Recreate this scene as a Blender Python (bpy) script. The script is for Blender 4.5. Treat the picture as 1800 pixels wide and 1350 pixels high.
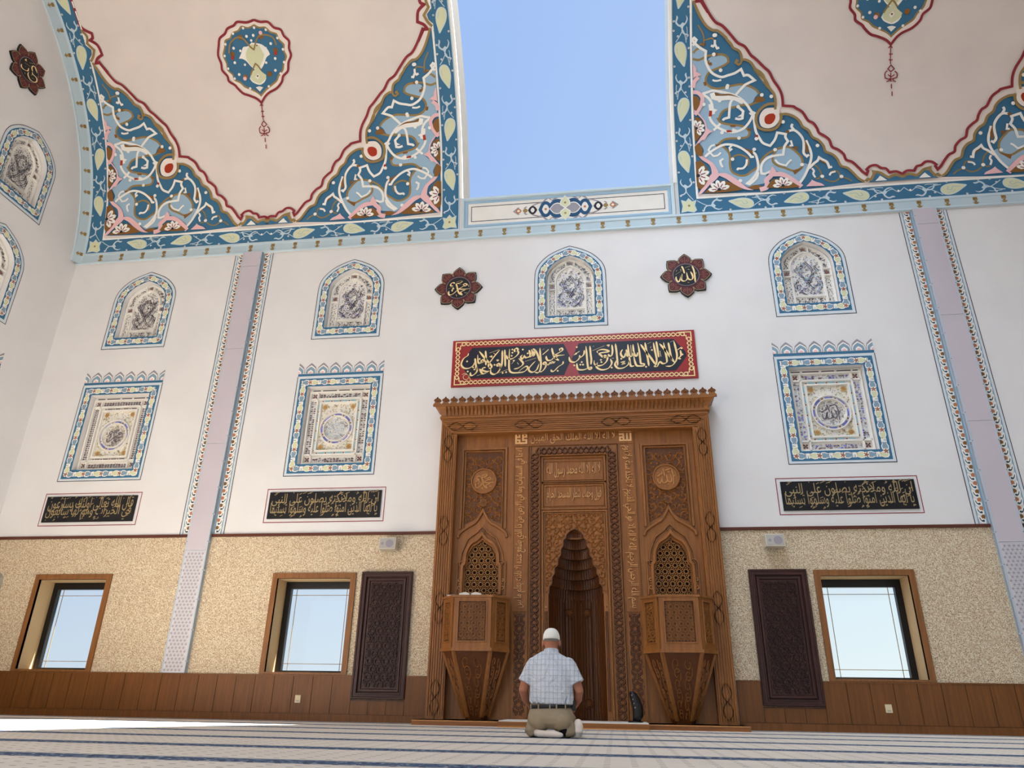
import bpy, bmesh, math, random
from mathutils import Vector, Matrix
from mathutils.geometry import tessellate_polygon
random.seed(7)
PI = math.pi
SUNE, SKYGLOW, BACKGLOW = 31.5, 8.5, 0.8
S = bpy.context.scene
for o in list(bpy.data.objects): bpy.data.objects.remove(o)
# ------------------------------------------------------------ camera
cam = bpy.data.cameras.new('camera'); camo = bpy.data.objects.new('camera', cam)
S.collection.objects.link(camo); S.camera = camo
cam.sensor_fit = 'HORIZONTAL'; cam.sensor_width = 36.0; cam.lens = 1266.7154 / 1800 * 36
cam.clip_start = 0.05; cam.clip_end = 500
CX, CY, CZ = 0.5301, -11.2, 0.302
pit, yaw, rol = map(math.radians, (23.80951511, -7.91891062, 0.97792173))
fw = Vector((math.sin(yaw)*math.cos(pit), math.cos(yaw)*math.cos(pit), math.sin(pit)))
rt = Vector((math.cos(yaw), -math.sin(yaw), 0)); up = rt.cross(fw)
r2 = math.cos(rol)*rt + math.sin(rol)*up; u2 = -math.sin(rol)*rt + math.cos(rol)*up
camo.matrix_world = Matrix(((r2.x, u2.x, -fw.x, CX), (r2.y, u2.y, -fw.y, CY), (r2.z, u2.z, -fw.z, CZ), (0, 0, 0, 1)))
# ------------------------------------------------------------ sky, sun, exposure
S.view_settings.view_transform = 'Standard'; S.view_settings.look = 'None'
S.view_settings.exposure = 0.0; S.view_settings.gamma = 1.0; S.view_settings.use_curve_mapping = False
S.cycles.max_bounces = 14; S.cycles.diffuse_bounces = 10; S.cycles.glossy_bounces = 4; S.cycles.caustics_reflective = False
W = bpy.data.worlds.new('sky'); S.world = W; W.use_nodes = True
nt = W.node_tree; nt.nodes.clear()
wo = nt.nodes.new('ShaderNodeOutputWorld'); bg = nt.nodes.new('ShaderNodeBackground')
tc = nt.nodes.new('ShaderNodeTexCoord'); sx = nt.nodes.new('ShaderNodeSeparateXYZ')
nt.links.new(tc.outputs['Generated'], sx.inputs[0])
def wmath(op, a, b):
    n = nt.nodes.new('ShaderNodeMath'); n.operation = op
    for i, v in enumerate((a, b)):
        if isinstance(v, (int, float)): n.inputs[i].default_value = v
        else: nt.links.new(v, n.inputs[i])
    return n.outputs[0]
ramp = nt.nodes.new('ShaderNodeValToRGB')          # colour by elevation: pale near the horizon, blue above
nt.links.new(wmath('MAXIMUM', sx.outputs[2], 0.0), ramp.inputs[0])
e = ramp.color_ramp.elements
e[0].position = 0.0; e[0].color = (0.80, 0.89, 0.92, 1)
e[1].position = 1.0; e[1].color = (0.36, 0.52, 0.90, 1)
k = e.new(0.16); k.color = (0.68, 0.80, 0.92, 1)
k = e.new(0.5); k.color = (0.42, 0.60, 0.935, 1)
# unseen sky glow added overhead and to the rear left, brightening the hall
glow = nt.nodes.new('ShaderNodeVectorMath'); glow.operation = 'DOT_PRODUCT'
nt.links.new(tc.outputs['Generated'], glow.inputs[0]); glow.inputs[1].default_value = (-0.45, -0.46, 0.77)
gl = wmath('POWER', wmath('MAXIMUM', glow.outputs['Value'], 0.0), 7.0)
# added glow behind the hall, fill light through the back openings
bk = wmath('POWER', wmath('MAXIMUM', wmath('MULTIPLY', sx.outputs[1], -1.0), 0.0), 3.0)
mix = nt.nodes.new('ShaderNodeMixRGB'); mix.blend_type = 'ADD'; mix.inputs[0].default_value = 1.0
gc = nt.nodes.new('ShaderNodeVectorMath'); gc.operation = 'SCALE'; gc.inputs[0].default_value = (0.80, 0.95, 1.10)
nt.links.new(wmath('ADD', wmath('MULTIPLY', gl, SKYGLOW), wmath('MULTIPLY', bk, BACKGLOW)), gc.inputs['Scale'])
tint = nt.nodes.new('ShaderNodeVectorMath'); tint.operation = 'SCALE'; tint.inputs[0].default_value = (0.20, 0.20, 0.10)
nt.links.new(wmath('MULTIPLY', sx.outputs[0], 1.0), tint.inputs['Scale'])
mix2 = nt.nodes.new('ShaderNodeMixRGB'); mix2.blend_type = 'ADD'; mix2.inputs[0].default_value = 1.0
nt.links.new(ramp.outputs[0], mix2.inputs[1]); nt.links.new(tint.outputs[0], mix2.inputs[2])
nt.links.new(mix2.outputs[0], mix.inputs[1]); nt.links.new(gc.outputs[0], mix.inputs[2])
nt.links.new(mix.outputs[0], bg.inputs[0]); bg.inputs[1].default_value = 1.0
nt.links.new(bg.outputs[0], wo.inputs[0])
sun = bpy.data.lights.new('sun', 'SUN'); suno = bpy.data.objects.new('sun', sun); S.collection.objects.link(suno)
sun.energy = SUNE; sun.angle = math.radians(0.6); sun.color = (1.0, 0.98, 0.95)
suno.rotation_euler = Vector((-4.6, -1.5, -9.2)).to_track_quat('-Z', 'Y').to_euler(); suno.location = (20, 6, 40)
CORNER='''p white 0 20,361 33,338 46,320 59,312 75,294 86,281 99,273 109,258 118,250 133,234 142,225 149,210 159,194 164,179 165,162 183,159 187,156 199,147 208,131 217,125 223,115 226,106 234,100 243,91 247,77 257,71 266,61 269,50 279,45 288,34 295,24 301,18 304,25 302,28 309,34 319,35 327,29 335,27 340,19 352,20 361,14 361,4 213,-3 134,-4 2,3 1,41 0,159 2,204 1,272 3,355
p teal 0 6,359 17,335 28,317 40,307 50,305 64,293 67,288 74,280 78,273 88,267 92,259 93,251 95,251 101,250 110,244 117,233 126,226 132,218 135,205 137,199 116,230 125,222 135,211 142,196 150,184 152,169 151,156 162,146 171,146 184,140 193,131 198,120 208,112 214,99 224,92 232,81 235,69 246,63 254,53 259,39 270,34 278,24 287,11 296,4 266,2 213,-1 134,-2 1,4 0,41 1,159 3,204 3,272 3,358
p sky 0 5,285 9,288 17,279 29,272 28,263 25,261 15,260 7,260 23,260 33,255 34,259 40,262 46,263 58,264 67,258 69,250 63,245 49,240 37,236 30,229 28,220 31,213 38,207 48,204 62,205 76,207 91,208 105,204 118,196 123,189 116,182 112,174 104,170 93,170 82,168 65,165 55,159 50,149 48,148 52,142 60,138 73,135 90,131 100,125 104,117 100,110 89,108 72,109 58,108 50,100 60,89 66,76 65,57 68,44 79,36 92,35 103,40 112,48 118,58 131,69 142,73 149,80 161,83 172,84 183,75 192,63 194,52 205,47 209,44 201,32 195,22 184,12 176,22 161,31 144,40 132,38 130,36 123,16 107,14 93,12 70,31 45,42 41,50 28,66 10,78 18,85 19,93 10,109 24,114 37,126 28,132 19,153 10,168 19,180 20,192 13,200 6,208 8,220 16,228 6,238 5,255
s gold 4 6,271 11,276 19,280
s gold 4 5,261 15,258 25,261 34,264 46,264 58,264 67,259 70,250 63,245 49,240 37,236 30,229 28,220 31,213 38,207 48,204 62,205 76,207 91,208 105,204 118,196 124,188
s gold 4 130,176 116,172 104,169 93,170 82,168 65,165 55,159 50,149 48,148 52,142 60,138 73,135 90,131 100,125 104,117 100,110 89,108 72,109 58,108 48,101 60,89 66,76 65,57 68,44 79,36 92,35 103,42 112,48 118,58 131,72 143,79 150,82 162,84 172,84 183,75 192,63 194,52 191,42 177,37 162,44 149,50 142,59 144,71 150,81
s gold 4 34,256 33,251 39,247
s gold 3.5 69,71 76,75 84,76 95,71 99,63 96,53
s gold 2.5 212,47 220,39 224,27 219,18 213,18
s gold 2.5 227,18 235,12 245,10 253,14 256,20 253,29 247,31 240,29
s gold 2.5 260,17 268,14 275,8
s gold 2.5 15,318 24,302 26,286 11,284
s gold 2.5 26,291 40,294 46,288
p brown 0 114,176 120,184 128,183 134,177 130,173 118,173
p brown 0 32,252 39,252 40,247 34,248
p brown 0 45,268 50,268 50,263 46,262
p brown 0 23,218 29,218 29,211 25,211
p brown 0 41,100 48,100 48,94 42,95
p brown 0 69,134 79,134 79,130 70,131
p brown 0 100,125 108,125 106,120 100,122
p brown 0 181,84 188,84 187,76 181,80
p brown 0 175,37 194,42 178,29
p brown 0 21,288 26,287 28,281 21,282
s cream 4.5 5,284 9,288 12,293 8,297 5,295 7,290 17,280 29,272 28,258 31,247 37,236 45,229 57,224 68,226 81,229 92,235 97,223 105,223 116,213 100,207 94,202 83,191 77,183 71,174 68,149 59,147 57,144
s cream 4.5 52,139 44,131 39,127
s cream 4.5 21,197 31,199 41,201 57,197 75,191 90,182 101,170 106,161 111,154 112,153 106,140 96,128 84,122 70,121 51,129 39,140 33,152 35,161 38,176 32,188 21,196
s cream 9 39,197 41,189 50,186 66,186 80,184 95,175
p brown 0 43,197 45,191 57,190 73,189 90,183 75,191 66,193 55,193 48,196
s cream 9 36,177 37,166 39,157
p cream 0 40,168 48,165 41,160
p red 0 33,165 38,164 37,154 31,154
s cream 4.5 112,153 113,138 115,119 121,105 127,95 139,89 148,100 153,113 164,110 168,109 167,103 171,95 165,87 163,81 161,70 146,69 134,66 125,59 120,48 120,36 126,35 136,39
p cream 0 104,154 111,157 117,154 114,150 107,150
p red 0 114,113 119,111 118,106 114,107
p red 0 62,125 69,125 73,121 63,121
s cream 5 73,126 77,124 73,123
s cream 4.5 21,77 29,84 44,93 58,98 73,96 87,89 99,78 104,70 109,70
s cream 4.5 106,80 112,74 115,59 114,44 105,29 93,18 97,16 110,27 114,39
p brown 0 88,91 98,86 107,82 108,74 102,79
s cream 3.5 70,95 66,91 67,86 71,89
s cream 3.5 31,84 28,90 33,97 40,99
s cream 3.5 31,84 36,77 44,78 50,83
s cream 4 96,66 94,56 88,49 79,49 77,46
s cream 4 54,71 48,67 49,60 52,54
s cream 4.5 181,127 179,122 184,114
s cream 4.5 173,114 183,115 192,107 198,95 198,81 197,70 202,63 206,66
s cream 4.5 203,94 206,84 209,75 210,63 206,48 195,25 183,9
p brown 0 199,99 206,81 205,69 201,72 201,86
s cream 4.5 204,39 213,48 220,53 223,59 228,55 236,49 239,38 244,39
p brown 0 223,54 232,50 235,44 228,49
p brown 0 168,116 175,115 173,110 168,111
s cream 3.5 146,61 152,53 164,48 171,56 175,58
s cream 3.5 209,39 212,33 210,28 213,20
s cream 3.5 238,22 241,27 249,29
s cream 3.5 176,96 178,86 173,86
s cream 4 45,290 45,283 42,279 38,281
s cream 4 45,283 49,275 53,276
s cream 3.5 40,220 45,218 51,218 56,219
s cream 4.5 87,165 94,158 92,150 88,150 93,152 92,145 86,144 79,146
d cream 5.5 46,298
d cream 5.5 145,181
d cream 5.5 164,132
d cream 5.5 222,82
d cream 5.5 44,298
d cream 5.5 115,104
d cream 5.5 110,84
d cream 5.5 81,24
d cream 5.5 52,181
d cream 5.5 23,177
d cream 5.5 54,121
d cream 5.5 225,21
d cream 5.5 258,18
d cream 5.5 70,68
d cream 5.5 66,204
d cream 5.5 67,207
d cream 5.5 55,236
d cream 5.5 84,108
d cream 5.5 43,265
d cream 5.5 85,167
d cream 5.5 128,185
d cream 5.5 147,80
d cream 5.5 192,47
p pink 0 5,171 12,163 19,153 25,144 28,131 38,125 29,120 22,109 17,110 10,103 5,95 3,98 14,114 22,124 24,134 21,146 12,158 5,164
p brown 0 6,154 13,153 20,143 21,131 16,120 10,112 4,108 4,125
s pink 7 4,201 13,199 20,191 20,182 14,169 6,159
p brown 0 4,194 11,192 16,184 15,176 9,166 4,171
s pink 7 5,209 7,220 15,227
p pink 0 5,253 11,242 10,238 21,231 8,228 5,225
p pink 0 5,86 22,74 35,62 42,48 43,42 57,41 73,29 90,11 103,3 87,6 69,18 56,30 44,37 37,29 26,20 11,4 4,3 17,23 28,39 31,44 28,60 15,71
p brown 0 3,68 12,70 20,60 25,48 25,36 19,22 10,12 3,19 3,56
p brown 0 15,4 27,16 39,24 53,26 69,18 84,6 71,4 45,3
p brown 0 3,98 10,105 16,95 17,79 10,79 4,87
p brown 0 93,9 104,13 114,12 122,6 106,4
s pink 9 114,3 125,6 128,14 127,21 136,30 140,39 143,32 157,30 173,18 187,3
p brown 0 126,6 137,21 149,22 166,18 179,8 185,3 161,2
p pink 0 195,3 204,12 206,16 213,11 222,7 227,2
f cream 22 6,40
f cream 20 42,9
f cream 16 8,133
f cream 18 155,8
s gold 5 160,149 161,141 157,128 148,120 134,119 121,124 116,137 118,150 127,161 138,167 151,167
p white 0 151,164 162,163 158,151 158,137 150,126 137,122 125,127 122,140 125,151 133,159 144,160 151,159
p red 0 131,139 133,145 140,149 148,149 151,144 149,136 143,130 136,130 132,133
s gold 4.5 6,359 17,335 28,317 40,307 50,305 64,293 67,288 74,280 78,273 88,267 92,259 93,251 95,251 101,250 110,244 117,233 126,226 132,218 135,205 137,199 116,230 125,222 135,211 142,196 150,184 152,169 151,156
s gold 4.5 162,146 171,146 184,140 193,131 198,120 208,112 214,99 224,92 232,81 235,69 246,63 254,53 259,39 270,34 278,24 287,11 296,4
s gold 4 93,250 91,245 87,243 82,247 84,251 88,249
p teal 0 302,2 308,7 313,16 323,18 332,12 338,8 344,11 352,12 361,7 361,2
p cream 0 314,4 320,10 323,14 328,10 334,4
s maroon 4.8 20,361 33,338 46,320 59,312 75,294 86,281 99,273 109,258 118,250 133,234 142,225 149,210 159,194 164,179 165,162 183,159 187,156 199,147 208,131 217,125 223,115 226,106 234,100 243,91 247,77 257,71 266,61 269,50 279,45 288,34 295,24 301,18 304,25 302,28 309,34 319,35 327,29 335,27 340,19 352,20 361,14
s gold 5 298,5 302,9 307,7 313,17 313,23 324,20 332,13 338,9 344,12 352,13 361,8'''
MEDAL='''p white 0 9.4,50 22,45.2 36.6,43.9 46.8,33 59.5,28.2 63.5,16.9 72.1,6.9 69.6,-5.8 71.4,-19 63.9,-31.5 60.3,-46.4 49.3,-55 44.3,-66.1 31.9,-76.7 15.8,-83.1 6.1,-90.1 -3,-101.2 -11.8,-92.6 -26.2,-85.5 -38.7,-80.5 -49.1,-69.8 -53.6,-63.6 -65.3,-54.8 -66.9,-45 -75.7,-33.6 -75.3,-21.2 -78.5,-5.8 -73.6,10.7 -68.1,24.1 -55.4,31.3 -47.8,39.8 -33.8,44 -24.9,49.5 -6.3,46.9
p gold 0 7.6,42.9 17,37.5 29.5,36.4 38.1,27.4 49.8,22.7 52.9,12.3 61.6,2.3 59.4,-8.6 62.7,-20.1 55.1,-32.6 50.9,-44.6 40.7,-54.3 35,-63.4 24.2,-70.2 9.8,-78.7 -2.6,-89.4 -10.3,-81.9 -22.5,-75 -34.7,-69.1 -43.2,-60.6 -55.2,-53.7 -56.8,-43.9 -65.9,-34.5 -65.6,-22.1 -69.9,-6.6 -63.3,7.9 -59.2,20.5 -47.5,24.1 -41,32.7 -28.5,35.3 -19.2,42.6 -6.2,38.7
p teal 0 6.8,39.7 15.6,34.5 27.5,33.4 35.6,25.1 46.8,20.6 49.6,10.8 57.9,1.3 55.9,-9.1 58.8,-20 51.8,-31.8 47.7,-43 38,-52.1 32.8,-60.7 22.4,-67.1 8.8,-75.1 -2.9,-85.3 -10.2,-78.2 -21.5,-71.8 -33.1,-66.1 -41.2,-58 -52.4,-51.6 -54.1,-42.4 -62.7,-33.4 -62.3,-21.8 -66.3,-7.1 -60.2,6.5 -56.2,18.6 -45.2,21.9 -39.1,30 -27.3,32.4 -18.5,39.5 -6.3,35.8
p cream 0 -5.2,11.1 14.2,6.5 25,-3.7 28.5,-13.4 20,-18.2 13.6,-29 2.7,-41.4 13.4,-55.7 7.8,-63 -2.6,-66.9 -15.9,-61 -21.2,-53.7 -15.1,-43.7 -3.7,-40.8 -14.1,-32.3 -21.9,-22.1 -28.5,-16.8 -36.9,-15.1 -29.2,-4.5 -24,4.4 -14,5.3
p lime 0 -4.8,8.2 9.6,5.1 13.7,-6.4 16.8,-12.3 10.1,-24.9 -0.9,-37.3 -8,-34.7 -18,-24.4 -21.8,-10.8 -14.8,1.7
p lime 0 -0.6,-29.7 4.9,-41.6 14.3,-50.1 10.9,-57.5 -2.3,-65 -15.4,-58.1 -19.7,-51 -14.8,-41.8 -6.2,-36.8
f cream 9 -3.6,-15.2
d cream 4 -16.1,37.8
d cream 4 6.5,36.6
d cream 4 29.3,30.9
d cream 4 49.7,14.4
d cream 4 57,-6.6
d cream 4 55.1,-29.8
d cream 4 44.7,-49.8
d cream 4 16.4,-71.5
d cream 4 -23.1,-72
d cream 4 -52.6,-51
d cream 4 -62.7,-31.5
d cream 4 -65.2,-7.9
d cream 4 -58.9,12.7
d cream 4 -38.9,30.1
d cream 4 -30.7,-1.6
d cream 4 22.2,-1.6
d cream 4 18.2,-27.5
d cream 4 -26.3,-27.4
d cream 4 -4.4,14.7
d brown 8 -25.3,22.1
d brown 8 17.2,20.1
d brown 8 -48.1,-6.6
d brown 8 41.5,-7
d brown 8 22.1,-48.8
d brown 8 -29.4,-50.1
d red 5.5 -49.5,-13.1
d red 5.5 40.5,-12.6
d pink 6 17.6,26.5
d pink 6 -30.9,-52.9
d cream 4.5 -46.5,-21.9
d cream 4.5 -43.5,4.2
d cream 4.5 38.3,-21.7
d cream 4.5 34.9,-43.2
d cream 4.5 -41.5,-44.3
d cream 4.5 -12.2,22.8
d cream 4.5 1.9,23.3
d cream 4.5 34.4,5.7
s gold 3 -55.2,-4.1 -49.3,12.2 -39.9,19.7 -30.6,22.6 -19.6,18.8 -9.8,5 -3.6,-1.2
s gold 3 45.5,1.9 41.8,15.1 32.3,20.6 17.8,22.8 7.8,16.4 -2.9,-3.1
s gold 3 -17.9,-47.3 -14.8,-41.8 -4.5,-27.4 0.1,-31.6 5.2,-39.7
p cream 0 -2.4,-45.7 1.1,-50.8 -4.3,-57.1 -8.7,-51
d brown 3 -3.6,-50.4
p cream 0 -10.9,-71.1 -3,-69.8 4.7,-72.4 -3.4,-79.5
s maroon 4.5 9.4,50 22,45.2 36.6,43.9 46.8,33 59.5,28.2 63.5,16.9 72.1,6.9 69.6,-5.8 71.4,-19 63.9,-31.5 60.3,-46.4 49.3,-55 44.3,-66.1 31.9,-76.7 15.8,-83.1 6.1,-90.1 -3,-101.2 -11.8,-92.6 -26.2,-85.5 -38.7,-80.5 -49.1,-69.8 -53.6,-63.6 -65.3,-54.8 -66.9,-45 -75.7,-33.6 -75.3,-21.2 -78.5,-5.8 -73.6,10.7 -68.1,24.1 -55.4,31.3 -47.8,39.8 -33.8,44 -24.9,49.5 -6.3,46.9 9.4,50
s maroon 1.6 -3.6,-102.2 -3.4,-113.1 -3.4,-123.1 -3.1,-135.2
s maroon 1.8 -7,-106.8 -3.3,-103.2 -0.5,-107.4
s maroon 1.8 -6,-116.9 -2.9,-118.2 0.5,-117.4
s maroon 1.8 -6,-126.9 -2.8,-128.2 0.5,-127.5
s maroon 1.8 -2.5,-136.3 -7.6,-142.9 -2.6,-148.4 3.4,-143.8 -2.5,-136.3
s maroon 1.8 -8.9,-145.9 -12.7,-150.7 -12.2,-158.9 -3.6,-161.6 7.6,-159.4 8.1,-152.4 4.1,-148
s maroon 1.8 -7.4,-153.1 -2.2,-157.6 3.6,-154
s maroon 1.8 -10.5,-165.2 -6,-164.5 -4.6,-159.5
s maroon 1.8 6,-166.5 1.7,-164.1 0.9,-159.9
s maroon 1.8 -2.7,-150.4 -2.8,-165.8
s maroon 1.8 -2,-170 -1.9,-178.2
s maroon 1.8 -1.1,-183.5 -1.1,-191.8'''
CAL_PANEL='173.9,24.7 176,11.4 177.3,-2.4 174.7,-13.1 166.9,-21.5 157.3,-22|149.9,21 158.2,8.2 166.8,-5.9 172.1,-15.7|164.6,22.4 166,7.8 167.7,-11.4|156.7,22.8 158.2,8.2 160,-8.3 159,-15.1 152.8,-16.8 148.3,-13.2 145.6,-17.2 143.4,-22.5|144.7,25.5 145.7,12.9 147,-5|139.7,23.6 141.2,9 143.2,-7.5 142,-17 139.3,-20.9 142.9,-22.1|118.1,21.3 125.3,8.4 134.2,-5.8 140.7,-18.3|125.7,24.4 127.2,8.3 128.7,-6.9 129.7,-20.5|113.4,24.3 115.1,10.3 116,-6.2 116.7,-14.5 121.5,-16.1 121.3,-19.4 115.2,-19.6 109.3,-18.2 106.7,-9.9 105.4,1.1|105.3,21.9 105.8,8 107.8,1 110.8,-0.5 112.4,6.3|96.6,22.4 97.2,8.4 98.6,0.1 102.9,-0.1 105.1,8|101.5,20.7 101.5,1.3|93.7,12.8 94.4,1.7 96.8,-0.1|87.6,13.1 84.3,7.7 84.6,2.1 89.3,-2.2 92.9,8.6|98,0.1 98.6,-12.3 100.1,-19.1 105.6,-18.7|75.7,24.8 76.9,9.4 77.6,-4.4 77.9,-17.4|76.2,-7.1 73.4,-15.2 78.6,-22.2 88.4,-21.3 96.1,-14.9 97.6,-8.1|82.8,-11.5 88.9,-10.4 86.3,-14.4 91.3,-13.3|69.5,23 70.3,12.5 68.7,2.9 64.9,1.7 62.6,5.3|45.4,8.2 44.2,11.7 51.8,14.6 60.4,13 64,9.8 55.3,8.8 47.8,7.4 50.2,3.8 55,-0.6 61.1,-0.9 59.6,-7.7 53.2,-14.3 44.6,-15.9 38.8,-12.2 38.7,-5.3|53.7,-1.9 56.3,3.2 61.1,-0.9|44.2,-9.7 42.1,-17.8 50.5,-23.7 61.6,-21.5 68.1,-12.2 65.9,-3.9|32.1,22.8 32.9,7.4 33.8,-3.7 32.9,-13.3|25.2,22.5 26.1,7.7 26.9,-8.9 28.4,-20 32.7,-21.8 33.2,-18.5 28.5,-18.6|8.9,-9.4 10.5,-20.5 19.7,-22.3 27.2,-19.9|22.5,14.9 21.1,6.6 15.3,1.3 13.9,5.6|-4,3.6 -2.2,-4.8 5.2,-7.2 11.5,-2.7 14.1,2.1|4.2,6 9.3,10 14.4,13.2|35.6,12.9 57,21.6|129.8,21.4 136.1,24.5|167.7,22.9 174,25.4|178.7,7.2 183.8,11 187.3,9.5|183.5,6.9 183.9,-2.7 179.9,-7.9 183.4,-9.5|37,20.5 39.6,22.5|60.7,22.1 64.5,22.3 63.1,19.2|149.6,7.2 150.7,-3.8|134.2,13.5 135.6,16.2|68.4,-2.6 72.1,-2.8|-19.8,15.3 -19.8,19.3 -16.7,20.5 -15,17.7 -17.4,14.5 -25.9,9.6 -28.9,8.4 -23.5,6.8 -11.5,7.5|-23.5,5.4 -27.2,2.9 -24.8,0.8|-33.7,22 -31.9,12.5 -28.4,3 -21.2,-2.9|-30.2,3.7 -34.4,-1 -40.4,-1.8 -43.1,2.4 -43.4,7.1|-14.1,-4.3 -15.3,-9.6 -22.5,-14.5 -29.8,-22.1 -34,-22.5 -35.1,-19.2|-27.8,-3.7 -30.3,-6.9 -33.2,-4.8 -34.5,-7.6 -36.8,-5.9 -39.3,-9.8 -44.7,-9.5|-44.7,-9.5 -48.3,-8 -47.1,-4.8 -44.1,-6.2 -44.1,-12.2 -46.5,-17.4 -51.3,-22.4 -56.1,-22.2|-54.3,23.1 -53.7,8.2 -52.5,-7.8 -53.7,-18.4 -57.3,-24.1 -63.3,-23.2|-66.5,22.3 -59.8,13.9 -54.9,-2.4|-56.1,-7.7 -59.7,-18.1 -66.9,-23 -72.7,-20.1 -73,-14.9 -67,-7.2 -62.1,-2.1|-68.9,21.1 -67,11.6 -69.4,7.6 -74.3,6.3 -79.2,5.4 -81,9.5|-73.2,20 -71.3,10.4 -73.1,6.7|-64.6,18.2 -64,10.1 -67,6.9|-84.7,11.1 -87.7,7.2 -84.6,3 -81,10.9|-80.3,-1.9 -60.9,3.9|-91,-20.6 -83.8,-14.4 -77.8,-11.3 -75.4,-14.7 -81.4,-21.1 -91,-22.6 -102.5,-22.1 -107.4,-15.9 -108.1,4.1 -107.5,23.7|-91.3,4.7 -83.9,-3.7 -85.1,-9 -92.3,-14 -99.6,-15.6|-97.6,17.1 -98.9,21.2 -95.8,24.5 -92.7,21.6 -95.1,17.7|-92.7,20.2 -92,14.1 -97.5,7.6 -104.7,4 -110.9,5.6 -112.8,11.8|-116.1,22.8 -115.2,7.2 -114.5,-10.3|-120.4,21.6 -120.1,6 -121,-7.3 -123.9,-15.2|-123.4,-7.2 -127.7,-8.4 -129,-5.6 -126.6,-3.7 -123.4,-7.2 -123.3,-13.9 -128.6,-21.6 -134.6,-24 -139.6,-20.5 -139.8,-13.1|-148.5,-10.1 -153.3,-10.9 -154.7,-15.1 -147,-18.1 -142.1,-17|-159.4,-12.2 -154.2,-21.8 -146.9,-20.1|-164.5,-8 -164.2,-17.4 -170.1,-23.7 -175,-23.8 -175.2,-18.2|-161.2,21.6 -152.8,10.3 -142.6,-2.3 -138.5,-7.9 -139.8,-12.1 -143.5,-11.6|-150.1,22.4 -149,8.8 -148.6,-6.1|-124.7,22.5 -133.1,12.1 -140.2,1.6 -143.7,-3.6 -143.8,-10.3|-152.5,0.8 -156.2,0.3 -156.9,3.7 -153.9,5 -151.9,1.5 -157.4,-0.9 -162.3,-0 -163.8,14.9|-168.2,8.3 -167.3,0.2 -164.3,-14.7|-169.1,0.3 -170.8,-5 -178,-10.1 -186.6,-9.9 -192.1,-4 -191.5,2.7 -188.1,9.3 -181.5,14.4 -180.4,19.1|-143.1,17.3 -126,23.3|-129.8,-22.9 -106.9,-14.6|-163.9,-25.3 -144.5,-19.6|-142.9,9.8 -139.2,11 -139.2,8.3|-135.7,16.9 -132.5,14.1|-130.4,3.2 -127.3,2.3 -129.1,0.4|-50.1,9.4 -42.8,15.8 -39.1,19.6|-50,18.8 -46.4,21.3|-135.1,-5.3 -133.3,-5.4|-97.4,2.3 -103.4,-5.5|-93.7,-3.3 -91.2,-7.4'
CAL_PANELD='8,8.6|15,-12.5|19.4,-12.7|17.4,-7.8|49.9,-5.2|50.7,-9.3|9.5,21.2|4.5,-13.4|136.4,9.3|132,-2.9|163.5,-1.7|84.3,-4.7|67.7,-20.4|124.8,-21.6|186.4,-1.4|-102.6,22.1|-102.5,16|-182.2,2.9|-171.2,-9|-168.6,-13.2|-166.3,-9.3|-133.3,-6.1|-75.6,13.3|-70.7,13.1|-103.6,10|-99.8,0.4|-23.8,-22.3|-160.1,6.6|-118.9,-22|-180.2,-16.6|-112.8,-21|-84.2,21.2'
CAL_MUH='10.2,4.1 10.1,7 13.2,7.5 16.2,4.8 13.4,2.8 10.3,3 5.4,-0.3 1,-2.9 10.6,-4.2 21.9,-3.2|13.8,-5.9 6.4,-8.6 4.6,-11 7.9,-14.1|-4.9,9 -2.3,1.6 -0.7,-5.7 2.8,-13.1 9.2,-16.5|-2,-5.6 -6.2,-10.3 -11.7,-14.3 -16.1,-14.7 -17.5,-11.1 -17.1,-6.1|-9.4,4.3 -13.9,4.5 -14.7,7.5 -11.7,10.9 -8.5,10.7 -7.7,8.5|-19.2,-2.3 -9.4,3.5|-10.5,0.7 -9.1,-2.3 -10.9,-3.6 -11.4,-7.9|-4.1,11.9 6.6,14.8|-3.3,8.9 2.4,9.3 7.9,13.3|1.9,5.7 5,6.9|7,5.4 9.5,5.2|19.4,4.6 19.2,0.2|11.5,-11.5 17.2,-12.5|-3.5,-14.1 -2,-18.5'
CAL_ALL='11.7,17.5 14,8.7 14.7,-2.4 14.5,-16.4|7.8,5.9 10,1.1 11.2,-5.3 9.8,-9.9 6.4,-10.8 3.3,-8.7 2,-4.7 1.2,4.8|1.9,-6.2 -0.1,-10.8 -3.5,-12.9 -7.4,-11.9 -8.8,-8.7 -8,-2.4 -6.6,2.2|-7.7,0.7 -10.3,-7 -13.4,-13.8 -16.5,-11.3 -17.8,-6.5 -17.2,-2.6|-6.4,18 -4.2,12.3 -2.6,2.7|-0.7,14.4 10.8,18.4|-18.2,1.4 -7.1,8.5|-17.1,7.6 -14.9,10.6|18.1,3.7 16.6,0.6|3.6,11 6.9,10.3|1.5,-15.6 4,-16.5|-8.9,11.8 -8,9.4'
CAL_LEFT='-17.5,-4.2 -16.7,-9 -11.8,-10.3 -6,-8 -1.9,-4.2 -2.2,2.3|0.6,-4.9 0.9,-11.3 8.3,-15.9 17.4,-13 21.7,-6.2 18.4,-0.7 9.4,-1.1 7,2|7.5,3.7 3.7,7.6 3.8,13.3 8.4,16.1 16.9,9.2|-13,4.1 0.1,8.2|-12.3,13.9 -13.6,10.2 -10,10.8|-5.1,12.8 5.4,20.9|-9.7,-1.4 -8.5,-1.7|-6.6,-13.7 -4.5,-14.8|19.1,3.5 22.2,4.5|6.8,-6.2 9.7,-1.9|10.2,-9.3 15.2,-7.4'
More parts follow.
